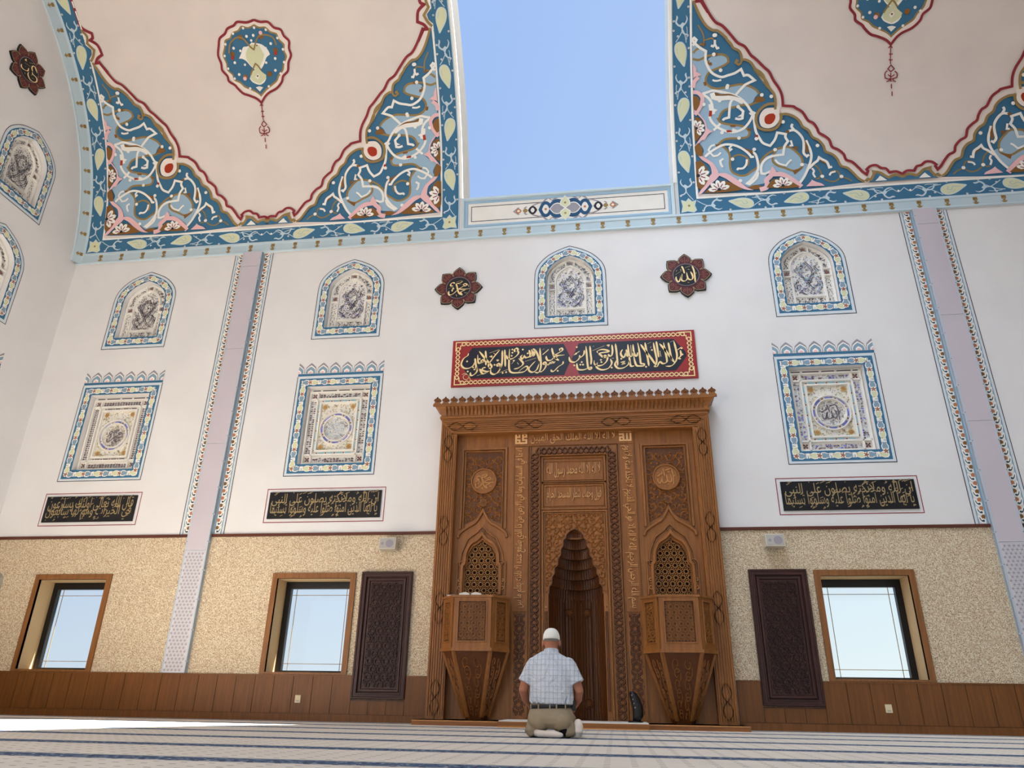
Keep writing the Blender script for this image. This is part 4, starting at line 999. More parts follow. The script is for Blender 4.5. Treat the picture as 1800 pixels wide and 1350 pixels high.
def mid_window(F, parent, rich):
    rnd = random.Random(5)
    b = MB(); rv = mid_reveal()
    stroke(b, F, [(-.793, 1.85), (-.793, 0), (.793, 0), (.793, 1.85)], .012, 'ink', .004)
    fill(b, F, [rect(-.788, .004, .788, 1.85), list(reversed(rv))], 'paper', .002)
    fill(b, F, [rect(-.745, .043, .745, 1.805), list(reversed(rv))], 'teal', .004)
    m = rect(-.664, .125, .664, 1.727)
    path = []
    for (x0, y0), (x1, y1) in zip(m, m[1:]+m[:1]): path += [(x0+(x1-x0)*k/6, y0+(y1-y0)*k/6) for k in range(6)]
    motif_path(b, F, path, .0055, .335, .07)
    # crest of seven scallops
    b2 = MB(); fill(b2, F, rect(-.793, 1.855, .793, 1.9), 'teal', .004)
    for i in range(-3, 5):
        x = -.113+.226*i
        for k, (r, h, mt) in enumerate(((.113, .21, 'grille_dark'), (.105, .165, 'cream'), (.092, .14, 'slate'), (.05, .075, 'cream'), (.03, .045, 'pink'))):
            p = [(x-r*.95, 1.905), (x-r, 1.94), (x-r*.8, 1.905+h*.6), (x-r*.35, 1.905+h*.85), (x, 1.905+h), (x+r*.35, 1.905+h*.85), (x+r*.8, 1.905+h*.6), (x+r, 1.94), (x+r*.95, 1.905)]
            p = [(min(.793, max(-.793, a)), z) for a, z in p]; p.reverse()
            fill(b2, F, p, mt, .004+k*.0015)
    b2.build('painted_crest', parent); b.build('painted_border', parent)
    g = MB(); D = -.135
    fill(g, F, [mid_reveal()], 'offwhite', D)
    for r_ in ((-.54, .24, .54, 1.57), (-.40, .40, .40, 1.44), (-.335, .47, .335, 1.365)): rib(g, F, rect(*r_), .045, .05, 'offwhite', D, True)
    for s in (-1, 1):
        for x in (.40,): rib(g, F, [(s*x, .24), (s*x, .40)], .04, .05, 'offwhite', D); rib(g, F, [(s*x, 1.44), (s*x, 1.57)], .04, .05, 'offwhite', D)
        for z in (.40, 1.44): rib(g, F, [(s*.54, z), (s*.4, z)], .04, .05, 'offwhite', D)
    rib(g, F, circle(0, .88, .292, 40), .028, .05, 'offwhite', D, True); rib(g, F, circle(0, .88, .232, 40), .024, .05, 'offwhite', D, True)
    g.build('tracery', parent)
    q = MB(); d = D+.012
    bar = lambda x0, y0, x1, y1, mt, dd=d: q.add([F(a, c, dd) for a, c in rect(x0, y0, x1, y1)], [(0, 1, 2, 3)], mt)
    for i, (x0, x1) in enumerate(((-.52, -.38), (-.34, -.08), (-.04, .16), (.2, .42), (.45, .53))): bar(x0, 1.595, x1, 1.622, 'glass_dark')
    silver = ['glass_silver_glint', 'glass_grey', 'glass_silver_glint', 'glass_violet'] if rich > 1 else ['glass_grey', 'glass_dark', 'glass_silver_glint'] if rich else ['glass_grey', 'glass_dark']
    for z0 in (.275, 1.475):
        for i in range(14):
            for j in range(2): bar(-.37+i*.053, z0+j*.035, -.33+i*.053, z0+.026+j*.035, rnd.choice(silver))
        bits(q, F, [(rnd.uniform(-.38, .38), z0+rnd.uniform(0, .07)) for _ in range(60)], .01, ['glass_dark', 'glass_red'], d+.001, rnd)
    for s in (-1, 1):
        for i in range(24):
            for j in range(2): bar(s*.47-.045+j*.05, .43+i*.041, s*.47-.012+j*.05, .455+i*.041, rnd.choice(silver))
        bits(q, F, [(s*.47+rnd.uniform(-.05, .05), rnd.uniform(.43, 1.41)) for _ in range(90)], .01, ['glass_dark', 'glass_grey'], d+.001, rnd)
        for z in (.32, 1.505): flower(q, F, s*.47, z, .05, d+.002, 'glass_red', 'glass_dark', 4, PI/4)
    cy = 'glass_cyan' if rich else 'glass_grey'
    for i in range(4):
        x = -.3+i*.16
        for z in (.435, 1.402): bar(x+.02, z-.018, x+.12, z+.018, cy); disc(q, F, x-.01, z, .013, 'glass_red', d, 6)
    for i in range(5):
        z = .5+i*.18
        for s in (-1, 1): bar(s*.367-.018, z+.02, s*.367+.018, z+.13, cy); disc(q, F, s*.367, z-.01, .013, 'glass_red', d, 6)
    for k in range(8):
        a0_, a1_ = 2*PI*(k+.22)/8+PI/8-PI/4, 2*PI*(k+.78)/8+PI/8-PI/4
        A = [a0_+(a1_-a0_)*t/5 for t in range(6)]
        for t in range(5):
            q.add([F(r*math.cos(x), .88+r*math.sin(x), d) for r, x in ((.246, A[t]), (.278, A[t]), (.278, A[t+1]), (.246, A[t+1]))], [(0, 1, 2, 3)], 'glass_violet')
        a_ = 2*PI*k/8+PI/8-PI/4; disc(q, F, .262*math.cos(a_), .88+.262*math.sin(a_), .013, 'glass_red', d, 6)
    for sx_ in (-1, 1):
        for sy_ in (-1, 1):
            cx_, cz_ = sx_*.255, .9175+sy_*.37
            flower(q, F, cx_, cz_, .055, d+.002, 'glass_amber', 'rust', 8)
            pts = []
            while len(pts) < 70:
                p = (sx_*rnd.uniform(.02, .31), .9175+sy_*rnd.uniform(.1, .425))
                if math.hypot(p[0], p[1]-.88) > .315: pts.append(p)
            bits(q, F, pts, .011, ['glass_amber', 'gold', 'glass_amber', 'glass_grey', 'lime'], d, rnd)
    # inscribed roundel of small pieces
    ccols = ['glass_grey', 'glass_dark', 'glass_silver_glint'] if rich > 1 else ['glass_cyan', 'glass_silver_glint', 'glass_grey', 'glass_dark'] if rich else ['glass_dark', 'glass_amber', 'glass_grey']
    for s in parse(CAL_ALL if rich > 1 else CAL_MUH):
        p = catmull(scale_pts(s, .0078), 3)
        stroke(q, F, [(a, z+.88) for a, z in p], .018, 'glass_dark' if rich != 1 else 'glass_silver_glint', d+.003)
    pts = []
    while len(pts) < 420:
        p = (rnd.uniform(-.21, .21), rnd.uniform(.67, 1.09))
        if math.hypot(p[0], p[1]-.88) < .21: pts.append(p)
    bits(q, F, pts, .0085, ccols, d, rnd)
    q.build('glass_pieces', parent)
WN = 0
def nextwin(loc, label):
    global WN
    WN += 1; o = struct('window_%d' % WN, loc, label); o['category'] = 'window'; return o
UL = {0.0: 'small arched stained window above the long red inscription panel', 4.125: 'small arched stained window left of the tall pilaster on the right side',
      -4.125: 'small arched stained window left of the rosette with round lettering', -8.33: 'small arched stained window nearest the corner on the front wall', 8.33: 'small arched stained window cut by the right edge of the photo'}
for x, z in UP_WIN:
    w = nextwin((x, 0, z), UL[x]); upper_window(shift(FW, x, z), w, 2 if x > 3 else 1 if x > -6 else 0)
ML = {4.125: 'square stained window with crest above the black inscription board at right', -4.125: 'square stained window with crest and pale roundel nearest the wooden niche on the left', -8.33: 'square stained window with crest above the leftmost black inscription board'}
for x, z in MID_WIN:
    w = nextwin((x, 0, z), ML[x]); mid_window(shift(FW, x, z), w, 2 if x > 3 else 1 if x > -6 else 0)
for i, (y, z) in enumerate(LWIN_UP):
    w = nextwin((-HX, y, z), ('topmost arched stained window on the left side wall, below the red rosette', 'lower arched stained window on the left side wall, cut by the photo edge')[i]); upper_window(shift(LW, y, z), w, 0)
for y, z in LWIN_MID:
    w = nextwin((-HX, y, z), 'square stained window on the left side wall, barely inside the photo'); mid_window(shift(LW, y, z), w, 0)
# clear low windows with wooden casings
LL = {-8.317: 'clear low window with wooden casing left of the left grey pilaster', -4.14: 'clear low window with wooden casing left of the dark carved shutter', 4.14: 'clear low window with wooden casing right of the dark carved shutter'}
for (x,) in LOW_WIN:
    w = nextwin((x, 0, .633), LL[x]); F = shift(FW, x, 0)
    c = MB(); z0, z1 = .633, 2.132
    slab(c, F, [rect(-LWH, z0, LWH, z1), list(reversed(rect(-LWH+.085, z0+.03, LWH-.085, z1-.085)))], 'wood_frame', -.02, .03)
    c.build('casing', w)
    r = MB(); i0, i1, j0, j1 = -LWH+.085, LWH-.085, z0+.03, z1-.085
    for (a, e_), (b, f_) in (((i0, j0), (i1, j0)), ((i1, j0), (i1, j1)), ((i1, j1), (i0, j1)), ((i0, j1), (i0, j0))):
        r.add([F(a, e_, .03), F(b, f_, .03), F(b, f_, -.34), F(a, e_, -.34)], [(0, 1, 2, 3)], 'reveal_beige')
    r.build('reveal', w)
    f = MB(); slab(f, F, [rect(i0, j0, i1, j1), list(reversed(rect(i0+.09, j0+.035, i1-.09, j1-.11)))], 'frame_black', -.42, -.34); f.build('sash', w)
    p = MB(); p.add([F(a, b, -.385) for a, b in rect(i0+.09, j0+.035, i1-.09, j1-.11)], [(0, 1, 2, 3)], 'pane'); p.build('pane', w)
    g = MB(); X0, X1, Z0, Z1 = i0+.09, i1-.09, j0+.035, j1-.11
    for xx in (X0+.09, X1-.09): g.box(F(xx-.004, Z0, -.38), F(xx+.004, Z1, -.372), 'gold')
    for zz in (Z0+.1, Z1-.1): g.box(F(X0, zz-.004, -.38), F(X1, zz+.004, -.372), 'gold')
    g.build('glazing_bar', w)
# dark carved shutters beside the niche
for i, s in enumerate((-1, 1)):
    x0, x1 = sorted((s*2.529, s*3.346)); xm = (x0+x1)/2
    dr = struct('door_%d' % (i+1), (xm, 0, .305), ('tall dark carved shutter to the left of the wooden niche', 'tall dark carved shutter to the right of the wooden niche')[i]); dr['category'] = 'shutter'
    F = shift(FW, xm, 0); hw = (x1-x0)/2
    f = MB(); slab(f, F, [rect(-hw, .305, hw, 2.141), list(reversed(rect(-hw+.085, .39, hw-.085, 2.056)))], 'wood_dark', 0, .055)
    rib(f, F, rect(-hw+.02, .325, hw-.02, 2.121), .03, .012, 'wood_dark', .055, True); rib(f, F, rect(-hw+.075, .38, hw-.075, 2.066), .02, .012, 'wood_dark', .055, True)
    f.build('frame', dr)
    l = MB(); l.box(F(-hw+.085, .39, 0), F(hw-.085, 2.056, .025), 'wood_dark'); rib(l, F, rect(-hw+.12, .425, hw-.12, 2.02), .05, .02, 'wood_dark', .025, True)
    po = rect(-hw+.16, .47, hw-.16, 1.975)
    for p in star_paths(-hw+.17, .5, hw-.17, 1.95, .125):
        for q in clip_path(p, po): rib(l, F, q, .014, .028, 'wood_dark', .025)
    l.build('carved_leaf', dr)
# ------------------------------------------------------------ metal-clad pilasters with painted chains beside them
def chain(mb, F, x0, x1, z0, z1, flip):
    """painted strip between x0 (line side) and x1 (pilaster side)"""
    s = 1 if x1 > x0 else -1; w = abs(x1-x0)
    G = lambda u, v, d=0.0: F(x0+s*u, v, d)
    def poly(p, mt, d): fill(mb, G, p if s > 0 else list(reversed(p)), mt, d)
    stroke(mb, F, [(x0, z0), (x0, z1)], .012, 'ink', .003)
    poly(rect(.012, z0, .05, z1), 'paper', .002); poly(rect(.042, z0, .062, z1), 'slate', .003); poly(rect(w-.03, z0, w, z1), 'slate', .003)
    n = round((z1-z0)/.127); h = (z1-z0)/n
    for i in range(n):
        z = z0+i*h; x = .064
        p = [(x, z+h*.95), (x+.004, z+h*.55), (x+.03, z+h*.22), (x+.07, z+h*.16), (x+.085, z+h*.4), (x+.065, z+h*.56), (x+.04, z+h*.5), (x+.026, z+h*.75)]
        stroke(mb, G, catmull(p, 2, True), .016, 'cream', .0055, True); poly(p, 'deepgreen', .0045)
        q = [(x+.045, z+h*.68), (x+.085, z+h*.55), (x+.095, z+h*.8), (x+.095, z+h*1.05), (x+.065, z+h*1.1), (x+.04, z+h*.92)]
        poly(q, 'rust' if i % 3 else 'brown', .004)
for s in (-1, 1):
    t = thing('pilaster', (s*6.2, 0, .63), 'tall grey metal-clad pilaster with pierced lower panel, %s' % ('between the two left low windows' if s < 0 else 'beyond the right low window'), 'pilaster')
    F = shift(FW, s*6.2, 0); hw = .195; D = .085
    b = MB(); b.box(F(-hw, .632, .002), F(hw, 8.313, D-.012), 'metal_blue')
    for e in (-1, 1):
        for dd in (D, .05): b.box(F(e*hw, .632, dd-.012), F(e*(hw-.02), 8.313, dd), 'metal_blue')
        for k in range(17):
            z = .8+k*.46; b.box(F(e*(hw+.012), z-.012, .025), F(e*(hw-.012), z+.012, .065), 'metal_blue'); disc(b, F, e*(hw-.012), z, .007, 'ink', D+.002, 6)
    b.build('body', t)
    for z0, z1 in ((2.5, 4.338), (4.345, 6.185), (6.192, 7.98), (7.987, 8.312)):
        c = MB(); c.box(F(-hw+.02, z0, D-.012), F(hw-.02, z1, D-.002), 'metal'); c.build('panel', t)
    g = MB(); g.box(F(-hw+.02, .64, D-.012), F(hw-.02, 2.49, D-.004), 'grille_plate')
    po = rect(-hw+.03, .65, hw-.03, 2.48)
    a = .062; j = 0; y = .67
    while y < 2.47:
        x = -hw+.05+(a/2 if j % 2 else 0)
        while x < hw-.045:
            st_ = [(x+a*(.2 if k % 2 else .37)*math.cos(PI*k/6+PI/6), y+a*(.2 if k % 2 else .37)*math.sin(PI*k/6+PI/6)) for k in range(12)]
            fill(g, F, st_, 'grille_hole', D-.002)
            for k in range(6):
                t_ = PI*k/3; px, py = x+a*.5*math.cos(t_), y+a*.5*math.sin(t_)
                if k < 3 and abs(px) < hw-.035: g.add([F(px+.007*math.cos(t_+w_), py+.007*math.sin(t_+w_), D-.002) for w_ in (0, PI/2, PI, 1.5*PI)], [(0, 1, 2, 3)], 'grille_hole')
            x += a
        y += a*math.sqrt(3)/2; j += 1
    g.build('grille', t)
    br = MB()
    chain(br, F, -.39, -.2, ZT+.03, 8.315, 0); chain(br, F, .39, .2, ZT+.03, 8.315, 1); br.build('painted_border', t)
# ------------------------------------------------------------ rosettes
def rosette(F, loc, label, cal, k):
    t = thing('rosette', loc, label, 'wall rosette', 'dark red star rosettes high on the walls')
    r = .448*k
    def star(R):
        P = []
        for i in range(8):
            a = PI/2+i*PI/4
            for da, q in ((-PI/8, .735), (-PI/11, .83), (-PI/26, .925), (0, 1.0), (PI/26, .925), (PI/11, .83)): P.append((R*q*math.cos(a+da), R*q*math.sin(a+da)))
        return P
    b = MB(); slab(b, F, [star(r)], 'black', .002, .035); b.build('back_board', t)
    p = MB(); fill(p, F, star(r*.945), 'petal_red', .037)
    for i in range(8):
        a = PI/2+i*PI/4; G = lambda u, v, d=0.0: F(u*math.cos(a)-v*math.sin(a), u*math.sin(a)+v*math.cos(a), d)
        pt = catmull([(r*.56, -r*.22), (r*.7, -r*.25), (r*.8, -r*.17), (r*.93, 0), (r*.8, r*.17), (r*.7, r*.25), (r*.56, r*.22)], 3)
        stroke(p, G, pt, .008, 'gilt_dull', .039)
        for sg in (-1, 1): stroke(p, G, spiral(r*.68, sg*r*.09, r*.08, 0, 1.2, sg), .004, 'rust', .039)
        stroke(p, G, [(r*.55, 0), (r*.86, 0)], .004, 'rust', .039)
    p.build('petals', t)
    c = MB(); slab(c, F, [circle(0, 0, r*.505, 40)], 'black', .03, .045); stroke(c, F, circle(0, 0, r*.5, 40), .008, 'grille_dark', .047, True); c.build('disc', t)
    g = MB(); brush(g, F, cal, .03*k, 'gilt', .05, .01, (.3, .5)); g.build('lettering', t)
rosette(shift(FW, -2.047, 7.249), (-2.047, 0, 7.249), 'dark red star rosette with interlaced gilt lettering, left of the small arched centre window', CAL_MUH, 1)
rosette(shift(FW, 2.047, 7.249), (2.047, 0, 7.249), 'dark red star rosette with upright gilt lettering, right of the small arched centre window', CAL_ALL, 1)
rosette(shift(LW, -2.44, 11.09), (-HX, -2.44, 11.09), 'dark red star rosette on the left side wall beneath the arch', CAL_LEFT, 1)
# ------------------------------------------------------------ red inscription panel
t = thing('calligraphy_sign', (0, 0, 5.262), 'long red inscription panel with two black cartouches above the wooden niche', 'calligraphy sign')
F = shift(FW, 0, 5.71); hw, hh = 2.092, .448
b = MB(); b.box(F(-hw, -hh, .002), F(hw, hh, .03), 'panel_red'); b.build('board', t)
c = MB()
for s in (-1, 1):
    p = [(s*.005, .0), (s*.13, .29), (s*1.74, .29), (s*1.8, .2), (s*1.92, .04), (s*1.93, -.04), (s*1.82, -.2), (s*1.74, -.3), (s*.13, -.3)]
    if s < 0: p = list(reversed(p))
    fill(c, F, list(reversed(p)), 'panel_navy', .034)
c.build('cartouche', t)
g = MB()
def braid(p0, p1, n):
    L = math.hypot(p1[0]-p0[0], p1[1]-p0[1]); ux, uy = (p1[0]-p0[0])/L, (p1[1]-p0[1])/L
    for ph in (0, PI):
        p = []
        for i in range(n*6+1):
            t_ = i/(n*6); w = .032*math.sin(ph+PI*n*t_); p.append((p0[0]+ux*L*t_-uy*w, p0[1]+uy*L*t_+ux*w))
        stroke(g, F, p, .017, 'gilt', .036)
bx, bz = hw-.1, hh-.075
for s in (-1, 1):
    braid((-bx+.06, s*bz), (bx-.06, s*bz), 50); braid((s*bx, -bz+.06), (s*bx, bz-.06), 8)
    for q in (-1, 1): stroke(g, F, [(s*(bx-.16), q*(bz+.035)), (s*(bx+.04), q*(bz+.035)), (s*(bx+.04), q*(bz-.14))], .018, 'gilt', .037); stroke(g, F, [(s*(bx-.1), q*(bz-.03)), (s*(bx-.04), q*(bz-.03)), (s*(bx-.04), q*(bz-.1))], .016, 'gilt', .037)
g.build('braid_border', t)
l = MB(); brush(l, F, CAL_PANEL, .036, 'gilt', .039, .01, (.32, .6)); diamonds(l, F, CAL_PANELD, .02, 'gilt', .041)
stroke(l, F, circle(-1.83, -.27, .05, 12, 1), .008, 'gilt', .04, True); stroke(l, F, catmull([(-1.9, -.22), (-1.84, -.2), (-1.78, -.26), (-1.75, -.33)], 3), .008, 'gilt', .04)
l.build('lettering', t)
# ------------------------------------------------------------ black inscription boards
def board(x, hw, rows, label):
    t = thing('inscription_board', (x, 0, 2.955), label, 'inscription board', 'black inscription boards under the square windows')
    F = shift(FW, x, 0)
    b = MB(); stroke(b, F, rect(-hw, 2.955, hw, 3.518), .013, 'maroon', .003, True); b.build('painted_line', t)
    p = MB(); p.box(F(-hw+.058, 3.012, .004), F(hw-.058, 3.462, .025), 'black'); p.build('panel', t)
    l = MB()
    for txt, box, bo in rows: lettering(l, F, txt, box, 'gilt_dull', .028, 0, bo)
    rnd = random.Random(int(abs(x)*100))
    for k in range(80):   # vowel marks
        u, v = rnd.uniform(-hw+.12, hw-.12), rnd.choice((3.05, 3.1, 3.2, 3.26, 3.31, 3.42, 3.44))+rnd.uniform(-.012, .012); q = rnd.random()
        if q < .5: stroke(l, F, [(u, v), (u+.045, v+.02)], .009, 'gilt_dull', .03)
        elif q < .75: stroke(l, F, catmull([(u, v), (u+.012, v+.02), (u+.024, v+.008), (u+.01, v), (u-.012, v-.012)], 3), .008, 'gilt_dull', .03)
        else: l.add([F(u+a, v+b, .03) for a, b in ((-.009, 0), (0, -.009), (.009, 0), (0, .009))], [(0, 1, 2, 3)], 'gilt_dull')
    l.build('lettering', t)
A1, A2 = 'ان الله وملائكته يصلون على النبي', 'يا ايها الذين آمنوا صلوا عليه وسلموا تسليما'
def vrows(hw): return [(A1, (-hw+.11, 3.18, hw-.1, 3.44), .0), (A2, (-hw+.1, 3.05, hw-.11, 3.31), .0)]
board(-4.125, 1.024, vrows(1.024), 'black inscription board left of the wooden niche, above a clear low window')
board(4.125, 1.024, vrows(1.024), 'black inscription board on the right side of the wooden niche')
board(-8.35, .908, [('قال الله تعالى اولئك يسارعون', (-.79, 3.2, .8, 3.44), .0), ('في الخيرات وهم لها سابقون', (-.8, 3.04, .79, 3.3), .0)], 'shorter black inscription board nearest the left corner')
# ------------------------------------------------------------ small wall fittings
def loudspeaker(x, z, label, tilt):
    t = thing('loudspeaker', (x, 0, z), label, 'loudspeaker')
    c = MB(); F = lambda u, v, d=0.0: (x+u, -d-.02+(.0 if d < .05 else tilt*v), z+v)
    pf = [(-.13, -.09), (.13, -.09), (.135, -.08), (.135, .085), (.13, .095), (-.13, .095), (-.135, .085), (-.135, -.08)]
    slab(c, F, [pf], 'speaker_case', .03, .2); c.build('cabinet', t)
    m = MB(); slab(m, F, [[(a*.9, b*.85) for a, b in pf]], 'speaker_mesh', .2, .206); slab(m, F, [circle(.04, 0, .062, 20)], 'grille_dark', .205, .209); slab(m, F, [circle(-.075, 0, .022, 14)], 'grille_dark', .205, .209); m.build('grille', t)
    k = MB(); k.box((x-.03, .0, z-.04), (x+.03, -.055, z+.04), 'grille_dark'); k.build('bracket', t)
loudspeaker(-2.93, 2.545, 'small beige loudspeaker above the left dark shutter', .12)
loudspeaker(2.93, 2.53, 'small beige loudspeaker above the right dark shutter', .12)
def outlet(x, z, label):
    t = thing('socket_plate', (x, -.03, z), label, 'socket'); F = shift(FW, x, z, .03)
    b = MB(); slab(b, F, [rect(-.042, -.052, .042, .052)], 'plate', 0, .012); b.build('plate', t, .003)
    q = MB(); slab(q, F, [rect(-.025, -.035, .025, -.02)], 'speaker_mesh', .012, .016); q.build('switch', t)
outlet(-4.155, .295, 'cream socket plate on the wainscot below the low window left of the niche')
outlet(4.15, .3, 'cream socket plate on the wainscot right of the niche')
t = thing('wall_unit', (-9.8, 0, 1.86), 'grey rounded wall unit at the far left edge, above the wainscot', 'wall unit')
c = MB(); F = shift(FW, -9.82, 2.0); slab(c, F, [[(-.2, -.15), (.17, -.15), (.2, -.12), (.2, .08), (.15, .15), (.08, .18), (-.2, .18)]], 'speaker_mesh', 0, .09); c.build('cover', t)
c = MB(); slab(c, F, [rect(-.15, -.1, .1, .1)], 'grille_dark', .09, .097); c.build('grille', t)
# ------------------------------------------------------------ carved wooden prayer niche
# coordinates are given as they line up on the wall plane; at() brings them to depth d with the right size
def q2(u, v, d): k = 1-d/11.2; return (CX*0+(u)*k + .0, .302+(v-.302)*k)
def at(d0):
    def F(u, v, d=0.0):
        a, b = q2(u, v, d0); return FW(a, b, d0+d)
    return F
mh = thing('prayer_niche', (0, 0, 0), 'tall carved wooden prayer niche with stepped hood in the middle of the wall', 'prayer niche')
DJ, DP, DB, DC = .26, .10, .13, .10      # depth of the outer frame, side panels, lettered bands, centre
F = at(DJ)
def knot(mb, F, x, z, s, vert=True):
    G = (lambda a, b: (x+a*s, z+b*s)) if vert else (lambda a, b: (x+b*s, z+a*s))
    for sg in (-1, 1):
        for ph in (0, .5):
            rib(mb, F, [G(sg*.07*math.sin(PI*2*(t/16)+ph*PI*2), -.24+.48*t/16) for t in range(17)], .012, .02, 'wood', 0)
        rib(mb, F, [G(0, -.28), G(sg*.08, 0), G(0, .28)], .012, .02, 'wood', 0)
lines = (.025, .06, .095, .135, .17, .205, .24)
for s in (-1, 1):
    j = MB(); x0, x1 = s*1.935, s*2.205
    a, b = sorted((x0, x1)); k0, _ = q2(a, 0, DJ); k1, _ = q2(b, 0, DJ)
    j.box((k0, .0, .065), (k1, -DJ, q2(0, 4.42, DJ)[1]), 'wood')
    for i, d in enumerate(lines):
        X = x1-s*d
        rib(j, F, [(X, .1), (X, 4.6-d)], .032 if i in (0, 6) else .024, .015, 'wood', 0)
    for z in (.35, 1.6, 2.78, 4.15): knot(j, F, s*2.07, z, 1.0)
    j.build('jamb', mh)
l = MB(); z0 = q2(0, 4.41, DJ)[1]; z1 = q2(0, 4.69, DJ)[1]; xx = q2(2.205, 0, DJ)[0]
l.box((-xx, 0, z0), (xx, -DJ, z1), 'wood_h')
for i, d in enumerate(lines): rib(l, F, [(-2.205+d, 4.665-d), (2.205-d, 4.665-d)], .032 if i in (0, 6) else .024, .015, 'wood_h', 0)
for x in (-1.84, -.72, .72, 1.84): knot(l, F, x, 4.54, 1.0, False)
l.build('lintel', mh)
# cornice: fillet, hollow with leaf tongues, top fillet
c = MB(); zc0, zc1 = z1, q2(0, 4.93, DJ+.05)[1]; H = zc1-zc0
pf = [(DJ, 0), (DJ+.03, 0), (DJ+.03, .03), (DJ+.012, .04), (DJ+.015, H*.3), (DJ+.04, H*.6), (DJ+.085, H*.82), (DJ+.09, H*.85), (DJ+.105, H*.86), (DJ+.105, H), (0, H)]
n = len(pf); base = xx-DJ
V = [(-(base+d), -d, zc0+h) for d, h in pf]+[((base+d), -d, zc0+h) for d, h in pf]
c.add(V, [(i, n+i, n+i+1, i+1) for i in range(n-1)], 'wood_h')
for s in (-1, 1):
    V = [(s*(base+d), -d, zc0+h) for d, h in pf]+[(s*(base+d), 0, zc0+h) for d, h in pf]
    c.add(V, [(i, n+i, n+i+1, i+1) if s > 0 else (i+1, n+i+1, n+i, i) for i in range(n-1)], 'wood')
nt_ = 66
for i in range(nt_):
    x = -xx+.05+(2*xx-.1)*(i+.5)/nt_; w = (2*xx-.1)/nt_*.46
    c.add([(x, -(DJ+.018), zc0+H*.14), (x-w, -(DJ+.05), zc0+H*.8), (x, -(DJ+.115), zc0+H*.8), (x+w, -(DJ+.05), zc0+H*.8)], [(0, 2, 1), (0, 3, 2), (1, 2, 3)], 'wood')
c.build('cornice', mh)
# merlons along the top
NM = 33; pitch = 2*(base+DJ+.085)/(NM-1)
mer = None
for i in range(NM):
    x = -(base+DJ+.085)+pitch*i; w = pitch
    if mer is None:
        m = MB(); G = shift(FW, x, zc1, DJ+.055)
        p = [(-.5, 0), (.5, 0), (.5, .22), (.2, .5), (.34, .52), (.46, .68), (.34, .82), (.16, .88), (0, 1.12), (-.16, .88), (-.34, .82), (-.46, .68), (-.34, .52), (-.2, .5), (-.5, .22)]
        slab(m, G, [[(a*w, b*.155) for a, b in p]], 'wood', -.035, 0)
        mb_ = [(0, .5), (.28, .68), (0, .98), (-.28, .68)]
        rib(m, G, [(a*w, b*.155) for a, b in mb_], .014, .008, 'wood_deep', 0, True); disc(m, G, 0, .68*.155, .012, 'wood_deep', .004, 8)
        mer = m.build('merlon', mh); me0 = mer.data
    else:
        o = mer.copy(); S.collection.objects.link(o); o.parent = mh; o.location = (pitch*i, 0, 0)
